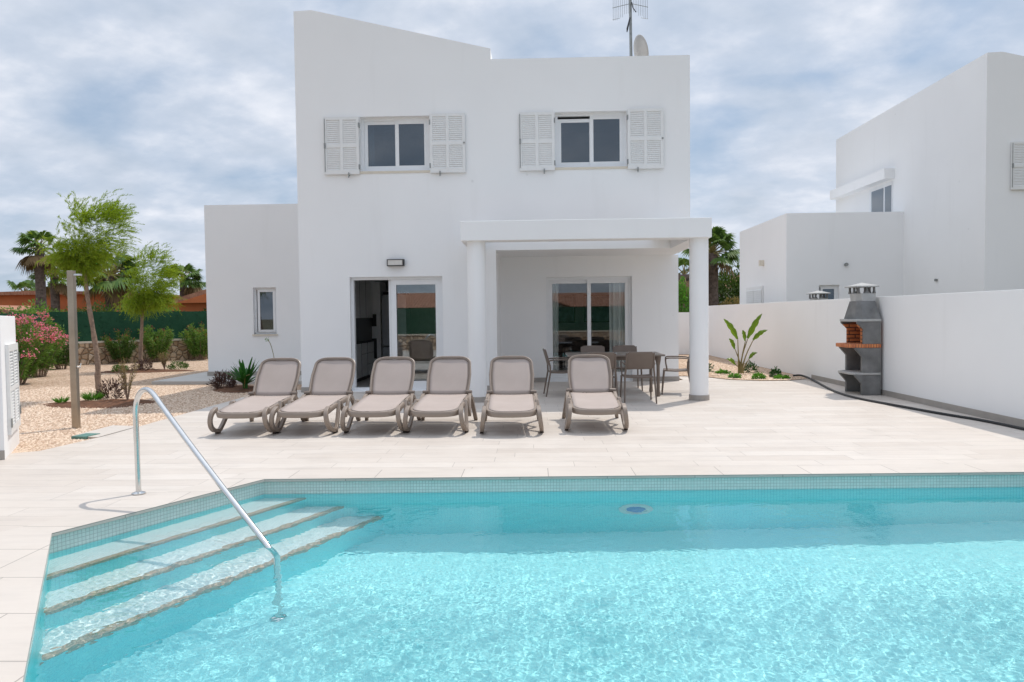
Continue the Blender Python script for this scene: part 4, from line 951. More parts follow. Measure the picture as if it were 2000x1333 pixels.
# ------------------------------------------------------------------ barbecue
def barbecue(loc, label, full=True):
    t = thing('barbecue', loc, label, 'barbecue')
    ox, oy, _ = loc          # back against +x; opening towards -x
    T = lambda mb: mb.xf(lambda p: Vector((p.x+ox, p.y+oy, p.z)))
    D0, D1, Wd = -.18, .22, .345      # depth (x), half width (y)
    def side(ys, z0, z1, flare):     # side panel with a cantilevered top front corner
        return [(D1, z0), (D0+.07, z0), (D0+.07, z1-.16), (D0-flare, z1-.02), (D0-flare, z1), (D1, z1)]
    for (z0, z1, nm) in ((0, .36, 'lower'), (.40, .84, 'upper')):
        for s_ in (-1, 1):
            m = MB(); y0, y1 = (s_*Wd, s_*(Wd-.06)); m.prism_y(side(0, z0, z1, .05), min(y0, y1), max(y0, y1)); T(m).build('side_panel', 'concrete', t, bevel=.006)
        m = MB(); m.box(D1-.05, D1-.001, -Wd+.06, Wd-.06, z0, z1); T(m).build('back_panel', 'concrete', t)
    def slab(z0, z1, ex, mat, name):
        m = MB(); m.prism([(D1+.0, -Wd-.015), (D1, Wd+.015), (D0-ex, Wd-.03), (D0-ex-.05, Wd-.12), (D0-ex-.05, -Wd+.12), (D0-ex, -Wd+.03), (D0+.10, -Wd-.015)], z0, z1); T(m).build(name, mat, t, bevel=.008)
    slab(.36, .40, .06, 'concrete_light', 'shelf'); slab(.84, .905, .10, 'brickedge', 'brick_worktop')
    for s_ in (-1, 1):
        m = MB(); y0, y1 = (s_*Wd, s_*(Wd-.045)); m.prism_y([(D1, .905), (D0+.09, .905), (D0+.09, 1.17), (D0-.02, 1.27), (D0-.02, 1.30), (D1, 1.30)], min(y0, y1), max(y0, y1)); T(m).build('side_panel', 'concrete', t, bevel=.005)
        m = MB(); y0, y1 = (s_*(Wd-.0455), s_*(Wd-.08)); m.prism_y([(D1-.05, .906), (D0+.075, .906), (D0+.075, 1.16), (D0-.0, 1.25), (D1-.05, 1.299)], min(y0, y1), max(y0, y1)); T(m).build('firebrick_lining', 'firebrick', t)
    m = MB(); m.box(D1-.06, D1-.001, -Wd+.0455, Wd-.0455, .905, 1.30); T(m).build('firebrick_lining', 'firebrick', t)
    slab(1.30, 1.345, .03, 'concrete_light', 'hood_rim')
    def hood(z0, z1, a, b):
        (x0, x1, w0), (x2, x3, w1) = a, b
        m = MB(); q0 = [(x1, -w0), (x1, w0), (x0+.08, w0), (x0, w0-.10), (x0, -w0+.10), (x0+.08, -w0)]; q1 = [(x3, -w1), (x3, w1), (x2+.05, w1), (x2, w1-.06), (x2, -w1+.06), (x2+.05, -w1)]
        n = len(q0); m.v = [(x, y, z0) for x, y in q0]+[(x, y, z1) for x, y in q1]
        m.f = [tuple(range(n)), tuple(range(2*n-1, n-1, -1))]+[((i+1) % n, i, n+i, n+(i+1) % n) for i in range(n)]
        return m
    T(hood(1.345, 1.665, (D0, D1, Wd-.01), (-.12, D1-.03, .20))).build('hood', 'concrete', t, bevel=.005)
    T(hood(1.665, 1.80, (-.12, D1-.03, .20), (-.12, D1-.03, .195))).build('chimney', 'concrete_light', t)
    for (x, y) in ((-.10, -.175), (-.10, .175), (D1-.05, -.175), (D1-.05, .175), (-.10, 0), (D1-.05, 0), (.04, -.18), (.04, .18)):
        m = MB(); cx, cy = x, y; edge = abs(x-.04) < .03; corner = abs(y) > .1 and not edge; prof_ = [(z_, (.060-.046*math.sin(math.pi*min(1, z_/.07)*.5)) if z_ < .07 else .014+.012*((z_-.07)/.045)) for z_ in np.linspace(0, .115, 9)]
        for k in range(8):
            (za, wa), (zb, wb) = prof_[k], prof_[k+1]; w0 = (wa+wb)/2
            if edge: m.box(cx-w0, cx+w0, cy-.016, cy+.016, 1.80+za, 1.80+zb)
            elif corner: m.box(cx-.016, cx+.016, cy-w0*.7, cy+w0*.7, 1.80+za, 1.80+zb)
            else: m.box(cx-.016, cx+.016, cy-w0, cy+w0, 1.80+za, 1.80+zb)
        T(m).build('cowl_post', 'concrete', t)
    m = MB(); z = 1.911; q = [(-.17, -.24), (-.17, .24), (D1+.01, .24), (D1+.01, -.24)]
    m.prism(q, z, z+.022); n = len(m.v); m.v += [(x, y, z+.0225) for x, y in q]+[(.03, 0, z+.085)]; m.f += [(n+(i+1) % 4, n+i, n+4) for i in range(4)]
    T(m).build('cowl_cap', 'concrete_light', t)
    return t
barbecue((5.90, 13.10, 0), 'grey concrete and brick barbecue with a chimney, against the right garden wall')
barbecue((6.90, 17.6, 0), 'chimney top of a grey concrete barbecue showing above the right garden wall')

# ------------------------------------------------------------------ hose
hp = [(5.86, 16.28, .05), (5.98, 16.20, .075), (6.03, 15.9, .05), (5.97, 15.3, .018), (5.72, 14.2, .016), (5.50, 13.1, .016), (5.45, 12.2, .016), (5.62, 11.2, .016), (5.80, 10.2, .016), (5.98, 9.6, .016), (6.02, 8.6, .016), (5.95, 6.5, .016), (5.9, 3, .016)]
tag(MB().tube(smooth_path(hp, 2), .021, 10).build('garden_hose', 'hose', smooth=True), 'black garden hose lying along the foot of the right garden wall', 'hose')

# ------------------------------------------------------------------ fittings on the house
t = thing('wall_lamp', (-2.667, 14.1, 2.54), 'rectangular black outdoor lamp with a white diffuser above the kitchen door', 'wall lamp')
mb = MB(); rect_frame(mb, -2.835, -2.50, 2.475, 2.605, 14.0, 14.098, .014); mb.box(-2.82, -2.515, 14.05, 14.097, 2.49, 2.59); mb.build('housing', 'black', t)
MB().box(-2.82, -2.53, 14.006, 14.049, 2.49, 2.59).build('diffuser', plain('lamp_diffuser', (.62, .60, .56), .5), t)
t = thing('sensor_lamp', (-4.68, 17.75, 2.6), 'tiny grey sensor box where the annex wall meets the house', 'sensor'); MB().box(-4.78, -4.65, 17.70, 17.79, 2.62, 2.70).build('housing', 'galv', t); MB().lathe(-4.71, 17.68, [(.02, 2.63), (.025, 2.66), (.02, 2.69)], 12).build('lens', 'black', t)
# aerial
t = thing('television_aerial', (2.36, 17, 6.46), 'television aerial grid on a galvanised mast on the flat roof', 'aerial')
m = MB(); m.tube([(2.37, 17, 6.46), (2.36, 17, 7.9), (2.35, 17, 9.15)], .034, 10); m.build('mast', 'galv', t, smooth=True)
m = MB(); zt = 9.05
for sg in (-1, 1):
    for k in range(9):
        x = 2.35+sg*(.06+.042*k); y = 17-.10+.010*k; z0 = 8.33+(.0 if k > 5 else .05 if k > 2 else .12)-(.0 if sg > 0 else .03)
        m.tube([(x, y, z0), (x, y, zt)], .004, 5, False)
    for z in (8.62, 8.95): m.tube([(2.36, 16.95, z+.05), (2.35+sg*.41, 16.98, z-.03)], .008, 6)
    m.tube([(2.35+sg*.24, 16.95, 8.34), (2.35+sg*.41, 16.98, 8.32)], .005, 5)
m.build('reflector', 'galv', t)
m = MB(); m.tube([(2.34, 16.96, 8.35), (2.27, 16.9, 8.08), (2.26, 16.9, 8.0)], [.016, .022, .010], 8); m.tube([(2.38, 16.95, 8.7), (2.40, 16.9, 8.55), (2.47, 16.9, 8.45)], .012, 6); m.build('dipole', 'black', t); 
t = thing('satellite_dish', (2.55, 17.1, 6.46), 'grey satellite dish seen edge on beside the aerial mast', 'satellite dish')
m = MB(); rows = []
for i in range(7):
    r = .33*i/6; rows.append([(r*math.cos(a), r*1.1*math.sin(a), .10*(i/6)**2) for a in [2*math.pi*k/28 for k in range(29)]])
m.grid(rows)
ax = Vector((.90, .30, .26)).normalized(); ey = Vector((0, 0, 1)); ey = (ey-ax*ey.dot(ax)).normalized(); ex = ey.cross(ax)
m.xf(lambda p: Vector((2.52, 17.1, 7.62))+ex*p.x+ey*p.y+ax*p.z); s = m.build('reflector', plain('dish_paint', (.42, .40, .37), .6), t, smooth=True); q = s.modifiers.new('s', 'SOLIDIFY'); q.thickness = .012
m = MB(); m.tube([(2.50, 17.1, 6.47), (2.50, 17.1, 7.2), (2.46, 17.1, 7.5)], .022, 8); m.build('mast', 'galv', t, smooth=True)

# ------------------------------------------------------------------ interior furniture seen through the doors
t = thing('kitchen_units', (-4.2, 16, 0), 'white kitchen base and wall cupboards seen through the open kitchen door', 'kitchen units')
MB().box(-4.49, -3.92, 14.45, 17.6, .10, .88).build('base_unit', 'cabinet', t); MB().box(-4.49, -3.98, 14.45, 17.6, .0, .10).build('plinth', 'black', t)
MB().box(-4.49, -3.90, 14.45, 17.6, .8805, .92).build('worktop', 'sofa', t); MB().box(-4.49, -3.94, 14.45, 17.6, 1.46, 2.35).build('wall_unit', 'cabinet', t); MB().box(-4.495, -3.96, 14.9, 17.6, .9205, 1.4595).build('splashback', 'black', t)
m = MB()
for y in (15.1, 15.7, 16.3, 16.9): m.box(-3.919, -3.914, y-.003, y+.003, .10, .88); m.box(-3.939, -3.934, y-.003, y+.003, 1.46, 2.35)
m.box(-3.919, -3.914, 16.3, 17.5, .62, .626); m.box(-3.919, -3.914, 16.9, 17.5, .36, .366); m.build('door_gap', 'black', t)
t = thing('oven_tower', (-4.1, 18, 0), 'tall white oven cupboard at the back of the kitchen', 'cupboard'); MB().box(-4.49, -3.75, 17.62, 18.3, .0, 2.35).build('carcass', 'cabinet', t); MB().box(-4.40, -3.85, 17.605, 17.619, 1.25, 1.55).build('oven', 'black', t); MB().box(-4.40, -3.85, 17.605, 17.619, .45, .95).build('oven', 'black', t)
t = thing('fridge', (-3.45, 18, 0), 'tall grey fridge freezer in the kitchen behind the open door', 'fridge'); MB().box(-3.73, -3.12, 17.7, 18.35, .02, .74).build('freezer_door', 'fridge', t, bevel=.01); MB().box(-3.73, -3.12, 17.7, 18.35, .76, 2.03).build('fridge_door', 'fridge', t, bevel=.01); MB().box(-3.70, -3.15, 17.75, 18.3, 2.031, 2.10).build('top_tray', 'black', t)
def curtain(x0, x1, y, label):
    m = MB(); rows = []
    for z in (2.30, 1.6, .9, .03):
        rows.append([(x0+(x1-x0)*k/60*(1-.05*(2.3-z)), y+.035*math.sin(k*.42+z*.25)+.01*math.sin(k*1.1), z) for k in range(61)])
    m.grid(rows); tag(m.build('curtain', 'curtain', smooth=True), label, 'curtain')
curtain(.36, .60, 16.05, 'pale curtain gathered at the left side of the porch door'); curtain(1.72, 2.16, 16.05, 'pale curtain gathered at the right side of the porch door')
t = thing('sofa', (1.4, 19.5, 0), 'dark sofa in the living room behind the porch door glass', 'sofa'); MB().box(.2, 2.9, 19.3, 20.2, .05, .45).build('seat', 'sofa', t, bevel=.03); MB().box(.2, 2.9, 20.0, 20.4, .451, .85).build('back_cushion', 'sofa', t, bevel=.04)
for i, (x, lab) in enumerate(((.75, 'dark framed picture behind the left pane of the porch door'), (2.0, 'dark framed picture behind the right pane of the porch door'))):
    t = thing('picture', (x, 20.95, 1.6), lab, 'picture', 'framed pictures in the living room'); m = MB(); rect_frame(m, x-.5, x+.5, 1.25, 2.05, 20.93, 20.99, .035); m.build('frame', 'black', t); MB().box(x-.46, x+.46, 20.96, 20.985, 1.29, 2.01).build('print', 'picture', t)

m = MB(); m.grid([[(-3.26+.10*k/12, 14.55+.02*math.sin(k*1.3), z) for k in range(13)] for z in (5.4, 4.2)]); tag(m.build('curtain', 'curtain', smooth=True), 'pale curtain edge at the left side of the left upper window', 'curtain')

# ------------------------------------------------------------------ vegetation
def tamarisk(base, pts, cr, n, label, lean=.25, s=1.0):
    t = thing('tamarisk_tree', base, label, 'tree', 'young tamarisk trees in the gravel garden')
    B = Vector(base); P = [B+Vector(p) for p in pts]; m = MB()
    pp = smooth_path([tuple(p) for p in P], 2); m.tube(pp, [(.060-.030*i/len(pp))*s*(1+.12*math.sin(i*2.1)) for i in range(len(pp))], 10)
    top = P[-1]; c = B+Vector(cr[0]); lst = []
    g = rng
    limbs = []
    for k in range(13):
        a = g.uniform(0, 6.28); e = g.uniform(.55, 1.4); L = g.uniform(.45, .95)*cr[1][2]
        d = Vector((math.cos(a)*math.cos(e)*1.2+lean*.5, math.sin(a)*math.cos(e), math.sin(e))); st = P[-1]-Vector((0, 0, .18))*g.uniform(0, 1)
        q = [st, st+d*L*.5+Vector((0, 0, .05)), st+d*L]; m.tube(smooth_path([tuple(v) for v in q], 1), [.022*s, .018*s, .014*s, .010*s, .007*s, .005*s][:6] if False else list(np.linspace(.022*s, .005*s, 6)), 6); limbs.append(q)
    m.build('trunk', 'bark', t, smooth=True, uv=False)
    # feathery sprays in separate clumps along the limbs, blown towards +x
    rx, ry, rz = cr[1]; cc = np.array(c); clumps = []
    for q in limbs:
        for f in (.7, .85, 1.0): clumps.append((np.array(q[0])*(1-f)+np.array(q[2])*f, f))
    for k in range(30):
        v = g.normal(size=3); v /= np.linalg.norm(v); clumps.append((cc+v*np.array([rx, ry, rz])*g.uniform(.45, .85), 1.0))
    per = n//len(clumps)
    for (cp, f) in clumps:
        rel = (cp-cc)/np.array([rx, ry, rz]); ns = int(per*g.uniform(.5, 1.5)); cs = g.uniform(.10, .22)*rx
        O = cp[None]+g.normal(size=(ns, 3))*cs*np.array([1.1, 1, .9])
        D = rel[None]*.9+np.array([lean*1.6, 0, .35])+g.normal(size=(ns, 3))*.42; D /= np.linalg.norm(D, axis=1)[:, None]
        L = g.uniform(.30, .85, ns)*rz*g.uniform(.35, .62)
        nl = 20
        for k in range(nl):
            fk = k/nl; Q = O+D*(L*fk)[:, None]+np.stack([lean*.5*L*fk*fk, 0*L, -.30*L*fk*fk], 1)
            dd = D+g.normal(size=(ns, 3))*.33; lst.append(leaves(Q, g.uniform(.05, .10, ns)*s*(1.1-.5*fk), g.uniform(.006, .011, ns)*s, dd))
    V, Fc = joinVF(lst); fastmesh('crown', V, Fc, 'tamarisk', t); return t
tamarisk((-8.37, 13.61, -.02), [(0, 0, 0), (-.06, 0, .35), (-.03, 0, .60), (-.10, 0, 1.25), (-.20, 0, 1.9), (-.24, 0, 2.45)], ((-.04, 0, 3.22), (.70, .66, .74)), 2100, 'taller tamarisk tree with a bent trunk behind the steel shower column', .35)
tamarisk((-11.66, 20.97, -.02), [(0, 0, 0), (.0, 0, .5), (.05, 0, 1.0), (.10, 0, 1.8)], ((.42, 0, 2.85), (.64, .62, .90)), 2100, 'smaller tamarisk tree nearest the annex wall', .3, 1.15)
def foliage(center, rad, n, L, W, mat_, parent, name='foliage', up=.5, shell=.55, bottom=None, cl=5.0):
    g = rng; u_ = g.normal(size=(n, 3)); u_ /= np.linalg.norm(u_, axis=1)[:, None]; r = g.uniform(shell**3, 1, (n, 1))**(1/3)
    lump = 1+.22*np.sin(u_[:, :1]*cl+center[0]*3)*np.cos(u_[:, 1:2]*cl+center[1])+.12*np.sin(u_[:, 2:]*cl*1.7+u_[:, :1]*6)
    P = np.array(center)+u_*r*lump*np.array(rad)
    if bottom is not None: P = P[P[:, 2] > bottom]; u_ = u_[:len(P)]
    n = len(P); uu = (P-np.array(center)); uu /= np.linalg.norm(uu, axis=1)[:, None]+1e-6
    D = uu+np.array([0, 0, up])+g.normal(size=(n, 3))*.5
    V, Fc = leaves(P, g.uniform(.7, 1.3, n)*L, g.uniform(.7, 1.2, n)*W, D, .1); return fastmesh(name, V, Fc, mat_, parent)
def oleander(x, y, h, r, label, flowers=0, buds=0, mat_='oleander', stems=26, group=None):
    t = thing('oleander_bush', (x, y, -.02), label, 'bush', group); g = rng; m = MB(); lst = []; fl = []; bd = []
    for k in range(stems):
        a = g.uniform(0, 6.28); rr = r*math.sqrt(g.uniform(.02, 1)); hh = h*(g.uniform(.62, 1.0)-.25*(rr/r)**2)
        b = np.array([x+rr*.25*math.cos(a), y+rr*.25*math.sin(a), -.02]); e = np.array([x+rr*math.cos(a), y+rr*math.sin(a), hh]); mid = (b+e)/2+np.array([0, 0, hh*.12])
        m.tube([b, mid, e], [.012, .009, .005], 5, False)
        for f in np.linspace(.18, 1, 15):
            p = (1-f)**2*b+2*f*(1-f)*mid+f*f*e; nn = 9; P = np.repeat(p[None], nn, 0)+g.normal(size=(nn, 3))*.02
            D = g.normal(size=(nn, 3))*.7+np.array([math.cos(a)*.3, math.sin(a)*.3, .75]); lst.append(leaves(P, g.uniform(.11, .19, nn), g.uniform(.018, .030, nn), D, .12))
        if g.uniform() < flowers:
            nn = 46; P = e[None]+g.normal(size=(nn, 3))*np.array([.075, .075, .05])+np.array([0, 0, .04]); fl.append(leaves(P, .045, .045, g.normal(size=(nn, 3))+np.array([0, 0, .5])))
        elif g.uniform() < buds:
            nn = 16; P = e[None]+g.normal(size=(nn, 3))*np.array([.05, .05, .04])+np.array([0, 0, .05]); bd.append(leaves(P, .035, .02, g.normal(size=(nn, 3))+np.array([0, 0, .8])))
    m.build('stems', 'bark', t, uv=False); V, Fc = joinVF(lst); fastmesh('foliage', V, Fc, mat_, t)
    if fl: V, Fc = joinVF(fl); fastmesh('flowers', V, Fc, 'pink', t)['kind'] = 'stuff'
    if bd: V, Fc = joinVF(bd); fastmesh('red_tips', V, Fc, 'redbud', t)['kind'] = 'stuff'
    return t
oleander(-12.3, 16.6, 1.70, .85, 'large oleander covered in pink flowers beside the white pump cabinet', .75, 0, stems=46)
oleander(-13.3, 18.9, 1.75, .8, 'pink flowering oleander standing behind the largest one', .5, .2, stems=34)
oleander(-14.6, 21.8, 1.25, .6, 'oleander with a few pink flowers at the corner of the rubble wall', .25, .2, 'oleander_dark', 22)
og = 'oleander bushes planted along the rubble wall'
oleander(-14.15, 24.3, 1.15, .55, 'reddish oleander behind the trunk of the taller tamarisk', 0, .8, 'oleander_dark', 22, og)
oleander(-13.75, 24.75, .95, .45, 'low dark oleander just right of the steel shower column', .0, .5, 'oleander_dark', 16, og) if False else None
oleander(-13.35, 25.1, 1.35, .62, 'bright green oleander between the two tamarisk trees', 0, .35, 'oleander', 26, og)
oleander(-12.2, 26.0, 1.45, .70, 'dense oleander with red buds right of the smaller tamarisk', 0, .5, 'oleander', 30, og)
oleander(-10.85, 27.2, 1.6, .6, 'tall oleander touching the left edge of the annex wall', 0, .4, 'oleander', 26, og)
# beds
def mound(x, y, r, h, mat_, label, n=420, L=.09):
    t = foliage((x, y, h*.25), (r, r*.9, h*.75), int(n*1.6), L, .018, mat_, None, 'low_plant', .9, .2, 0.0, 3.0); return tag(t, label, 'plant')
def tuft(x, y, h, r, n, mat_, label, cat='plant', name='grass_tuft', W=.012, z=.01):
    g = rng; a = g.uniform(0, 6.28, n); rr = r*np.sqrt(g.uniform(0, 1, n))*.35; P = np.stack([x+rr*np.cos(a), y+rr*np.sin(a), np.full(n, z)], 1)
    D = np.stack([np.cos(a)*r/h*g.uniform(.2, 1, n), np.sin(a)*r/h*g.uniform(.2, 1, n), np.ones(n)], 1)
    V, Fc = leaves(P, g.uniform(.6, 1.1, n)*h, W, D, .08); o = fastmesh(name, V, Fc, mat_); return tag(o, label, cat)
tuft(-8.05, 12.85, .24, .30, 200, 'bright_leaf', 'bright green grass tuft at the foot of the taller tamarisk')
tuft(-8.45, 12.55, .15, .2, 120, 'bright_leaf', 'small grass clump left of the taller tamarisk trunk')
mound(-7.85, 13.1, .24, .34, 'purple', 'reddish tufted plant right of the taller tamarisk trunk')
def twiggy(x, y, h, label):
    t = thing('twiggy_shrub', (x, y, 0), label, 'shrub'); g = rng; m = MB(); lst = []
    for k in range(14):
        a = g.uniform(0, 6.28); r = g.uniform(.1, .35)*h; p = [(x, y, 0), (x+.4*r*math.cos(a), y+.4*r*math.sin(a), h*.5), (x+r*math.cos(a), y+r*math.sin(a), h*g.uniform(.75, 1))]
        m.tube(p, [.009, .006, .003], 5, False); 
        for f in np.linspace(.3, 1, 16):
            q = np.array(p[0])*(1-f)**2+2*np.array(p[1])*f*(1-f)+np.array(p[2])*f*f; lst.append(leaves(q[None].repeat(4, 0), g.uniform(.03, .06, 4), .009, g.normal(size=(4, 3))+np.array([0, 0, .5])))
    m.build('stems', 'bark', t, uv=False); V, Fc = joinVF(lst); fastmesh('foliage', V, Fc, 'dry_leaf', t)
twiggy(-7.35, 12.75, .78, 'thin twiggy shrub in the soil bed under the taller tamarisk')
twiggy(-10.75, 20.6, .55, 'small twiggy shrub in the soil bed of the smaller tamarisk')
mound(-11.3, 20.45, .25, .28, 'purple', 'reddish low plant at the foot of the smaller tamarisk'); mound(-11.9, 20.3, .2, .15, 'oleander', 'green low plant left of the smaller tamarisk trunk'); mound(-10.5, 20.9, .3, .2, 'oleander_dark', 'low plant at the right end of the far soil bed')
# agapanthus by the annex
def agave(x, y, label):
    t = thing('agapanthus_plant', (x, y, 0), label, 'plant'); m = MB(); g = rng
    for k in range(50):
        a = g.uniform(0, 6.28); e = g.uniform(.45, 1.4); L = g.uniform(.48, .68); w = g.uniform(.06, .085); d = Vector((math.cos(a)*math.cos(e), math.sin(a)*math.cos(e), math.sin(e))); s_ = Vector((-math.sin(a), math.cos(a), 0))
        rows = []
        for i in range(6):
            f = i/5; p = Vector((x, y, .10))+d*L*f+Vector((0, 0, -.13*f*f*L*2*math.cos(e))); ww = w*math.sin(math.pi*(.12+.86*f))**.7*.5; rows.append([p-s_*ww, p+Vector((0, 0, -.012*(1-f))), p+s_*ww])
        m.grid(rows)
    m.tube([(x, y, 0), (x, y, .16)], [.05, .06], 8); m.build('leaves', 'agave', t, smooth=True, uv=False)
    m = MB(); m.tube(smooth_path([(x+.02, y-.1, .05), (x+.10, y-.25, .30), (x+.20, y-.26, .33)], 1), .009, 6); m.build('flower_stalk', 'strel_stem', t, smooth=True)
agave(-6.0, 14.75, 'dark green strap leaved plant by the annex, left of the first lounger')
mound(-6.62, 15.15, .27, .30, 'purple', 'dark purple plant left of the strap leaved plant', 700)
t = thing('flower_stem', (-5.5, 14.9, 0), 'single tall flower stem in front of the annex wall above the first lounger', 'flower')
m = MB(); m.tube(smooth_path([(-5.40, 14.9, 0), (-5.42, 14.9, .6), (-5.50, 14.9, .95), (-5.56, 14.9, 1.02)], 1), .007, 6); m.build('stalk', 'strel_stem', t, smooth=True, uv=False); foliage((-5.575, 14.9, 1.03), (.035, .035, .03), 40, .025, .012, 'bright_leaf', t, 'flower_head')
# strelitzia
def strel(x, y, label):
    t = thing('bird_of_paradise_plant', (x, y, 0), label, 'plant'); m = MB(); g = rng
    def P(px, py): return None
    Z = 1.48
    specs = [(-.10, .85, -.44, 1.34), (.16, .86, .50, 1.45), (.10, .80, .04, 1.06), (.28, .82, .62, 1.06), (-.14, .60, -.27, .86), (.22, .36, .44, .50), (-.12, .22, -.34, .36)]
    for k, (sx, sz, tx, tz) in enumerate(specs):
        dy = g.uniform(-.15, .15); b = Vector((x+.02*(k-3), y+g.uniform(-.03, .03), 0)); j = Vector((x+sx*1.0, y+dy*.6, sz)); e = Vector((x+tx, y+dy, tz))
        q = smooth_path([tuple(b), (b.x+(j.x-b.x)*.3, b.y+(j.y-b.y)*.3, sz*.5), tuple(j)], 2); m.tube(q, list(np.linspace(.022, .008, len(q))), 7)
        # leaf blade
        d = (e-j); L = d.length; d.normalize(); s_ = d.cross(Vector((0, 1, 0))).normalized(); nn = Vector((0, 1, 0)); ml = MB(); rows = []
        for i in range(11):
            f = i/10; ww = .078*(L/.55)**.5*math.sin(math.pi*(.05+.95*f)**.8)**.8*(1-.25*(i % 3 == 1)); p = j+d*L*f+Vector((0, 0, .05*math.sin(math.pi*f))); rows.append([p-s_*ww*.95+nn*.03, p+nn*-.012, p+s_*ww*.75+nn*.045])
        ml.grid(rows); ml.build('leaf', 'strel', t, smooth=True, uv=False)
    m.tube([(x, y, 0), (x, y, .25)], [.07, .05], 9); m.build('stems', 'strel_stem', t, smooth=True, uv=False)
strel(5.05, 17.5, 'bird of paradise plant with split upright leaves against the right garden wall')
def clump(x, y, r, h, label, mat_='succ'):
    t = foliage((x, y, h*.35), (r, r, h*.8), 260, .07, .035, mat_, None, 'ground_plant', .5, .3, 0.0); tag(t, label, 'plant', 'small plants in the gravel round the bird of paradise plant')
clump(5.35, 17.7, .14, .22, 'round dark green plant just right of the bird of paradise stems'); clump(5.50, 16.35, .11, .17, 'round green plant between the bird of paradise and the hose end'); clump(5.0, 16.0, .12, .10, 'small bright green plant at the terrace edge below the bird of paradise', 'bright_leaf')
clump(4.55, 16.3, .12, .07, 'flat green creeper at the terrace edge, left of the small bright plant', 'bright_leaf'); clump(5.5, 16.02, .14, .05, 'flat yellowish creeper at the terrace edge near the hose end', 'bright_leaf'); clump(4.30, 18.0, .16, .22, 'dark green plant right beside the right porch column'); clump(4.6, 17.5, .14, .06, 'thin flat plant left of the bird of paradise', 'bright_leaf')

# ------------------------------------------------------------------ palms and background trees
def palm(x, y, zt, r, tr, label, n=26, dead=.25, lean=(0, 0), group='fan palms beyond the garden'):
    t = thing('fan_palm', (x, y, -.05), label, 'palm tree', group); g = rng; m = MB()
    q = [(x, y, -.1), (x+lean[0]*.4, y, zt*.5), (x+lean[0], y, zt)]; q = smooth_path(q, 2); m.tube(q, [tr*(1.15-.3*i/len(q))*(1+.07*math.sin(i*2.7)) for i in range(len(q))], 12); m.build('trunk', 'palm_trunk', t, smooth=True, uv=False)
    live = []; dd_ = []; st = MB(); top = np.array([x+lean[0], y, zt])
    for k in range(n):
        isd = k < n*dead; a = g.uniform(0, 6.28); e = g.uniform(-1.0, -.35) if isd else g.uniform(-.25, 1.35)
        d = np.array([math.cos(a)*math.cos(e), math.sin(a)*math.cos(e), math.sin(e)]); Lp = r*g.uniform(.42, .6); c = top+d*Lp+np.array([0, 0, -.08*Lp])
        st.tube([top, top+d*Lp*.5+np.array([0, 0, .03]), c], [.03*r, .018*r, .014*r], 5, False)
        side = np.cross(d, [0, 0, 1.]); side /= np.linalg.norm(side)+1e-6; upv = np.cross(side, d)
        nb = 22; th = np.linspace(-1.75, 1.75, nb)+g.normal(size=nb)*.04; D = d[None]*np.cos(th)[:, None]+side[None]*np.sin(th)[:, None]+upv[None]*(.12+.12*np.abs(th))[:, None]*-1
        Lb = r*g.uniform(.42, .52)*(1-.18*np.abs(th)/1.75)*g.uniform(.9, 1.1, nb); S = np.cross(D, upv[None]); S /= np.linalg.norm(S, axis=1)[:, None]
        D /= np.linalg.norm(D, axis=1)[:, None]; p0 = c[None]+D*.02; mid = c[None]+D*(Lb*.55)[:, None]; tip = c[None]+D*Lb[:, None]+np.array([0, 0, -1])*(Lb*(.34 if not isd else .5))[:, None]; w_ = .034*r
        V = np.stack([p0, mid+S*w_, tip, mid-S*w_], 1).reshape(-1, 3); (dd_ if isd else live).append((V, np.arange(len(V)).reshape(-1, 4)))
    st.build('petioles', 'strel_stem', t, uv=False)
    V, Fc = joinVF(live); fastmesh('fronds', V, Fc, 'palm_leaf', t)
    if dd_: V, Fc = joinVF(dd_); fastmesh('dead_fronds', V, Fc, 'palm_dead', t)
    return t
palm(-22.3, 32, 4.75, 1.25, .21, 'tall thick trunked fan palm at the far left behind the pink oleanders', 30, .35)
palm(-25.7, 38, 3.9, 1.35, .22, 'shorter fan palm just right of the tall left palm', 28, .12)
palm(-23.9, 40, 4.0, 2.1, .25, 'broad fan palm between the two tamarisk trees', 36, .12)
palm(-22.1, 45, 4.0, 1.6, .25, 'fan palm right of the smaller tamarisk, above the terracotta gable', 30, .2)
palm(-36, 50, 3.4, 1.6, .25, 'distant fan palm above the terracotta house at the left edge', 30, .2)
palm(-33.0, 49, 3.3, 1.3, .25, 'small distant fan palm between the tall left palm and the left edge', 24, .2)
palm(-20.6, 38.5, 2.3, 1.0, .34, 'stubby fan palm whose trunk stands left of the terracotta gable', 18, .2)
palm(-27.2, 46, 3.3, 1.9, .25, 'low fan palm half hidden behind the taller tamarisk trunk', 30, .1)
palm(8.2, 33, 4.2, 1.55, .30, 'fan palm leaning out behind the right porch column', 34, .18)
def tree(x, y, z0, rad, mat_, label, n=2600, leaf=.16, name='bush', cat='bush', trunk=True):
    t = thing(name, (x, y, -.05), label, cat); 
    if trunk:
        m = MB()
        for k in range(4): a = k*1.7; m.tube([(x, y, -.1), (x+.15*math.cos(a)*rad[0], y+.15*math.sin(a)*rad[1], z0*.6), (x+.45*math.cos(a)*rad[0], y+.45*math.sin(a)*rad[1], z0)], [.09, .06, .03], 6, False)
        m.build('trunk', 'bark', t, uv=False)
    foliage((x, y, z0), rad, n, leaf, leaf*.5, mat_, t, 'crown', .35, .25, -.05); return t
tree(10.0, 36, 2.5, (1.7, 1.4, 1.1), 'tree_leaf', 'green rounded tree under the palm between house and neighbour', 5200, .17, 'tree', 'tree')
tree(11.3, 38, 2.3, (.9, .9, .95), 'oleander', 'lighter green bush left of the neighbouring annex', 2200, .15)
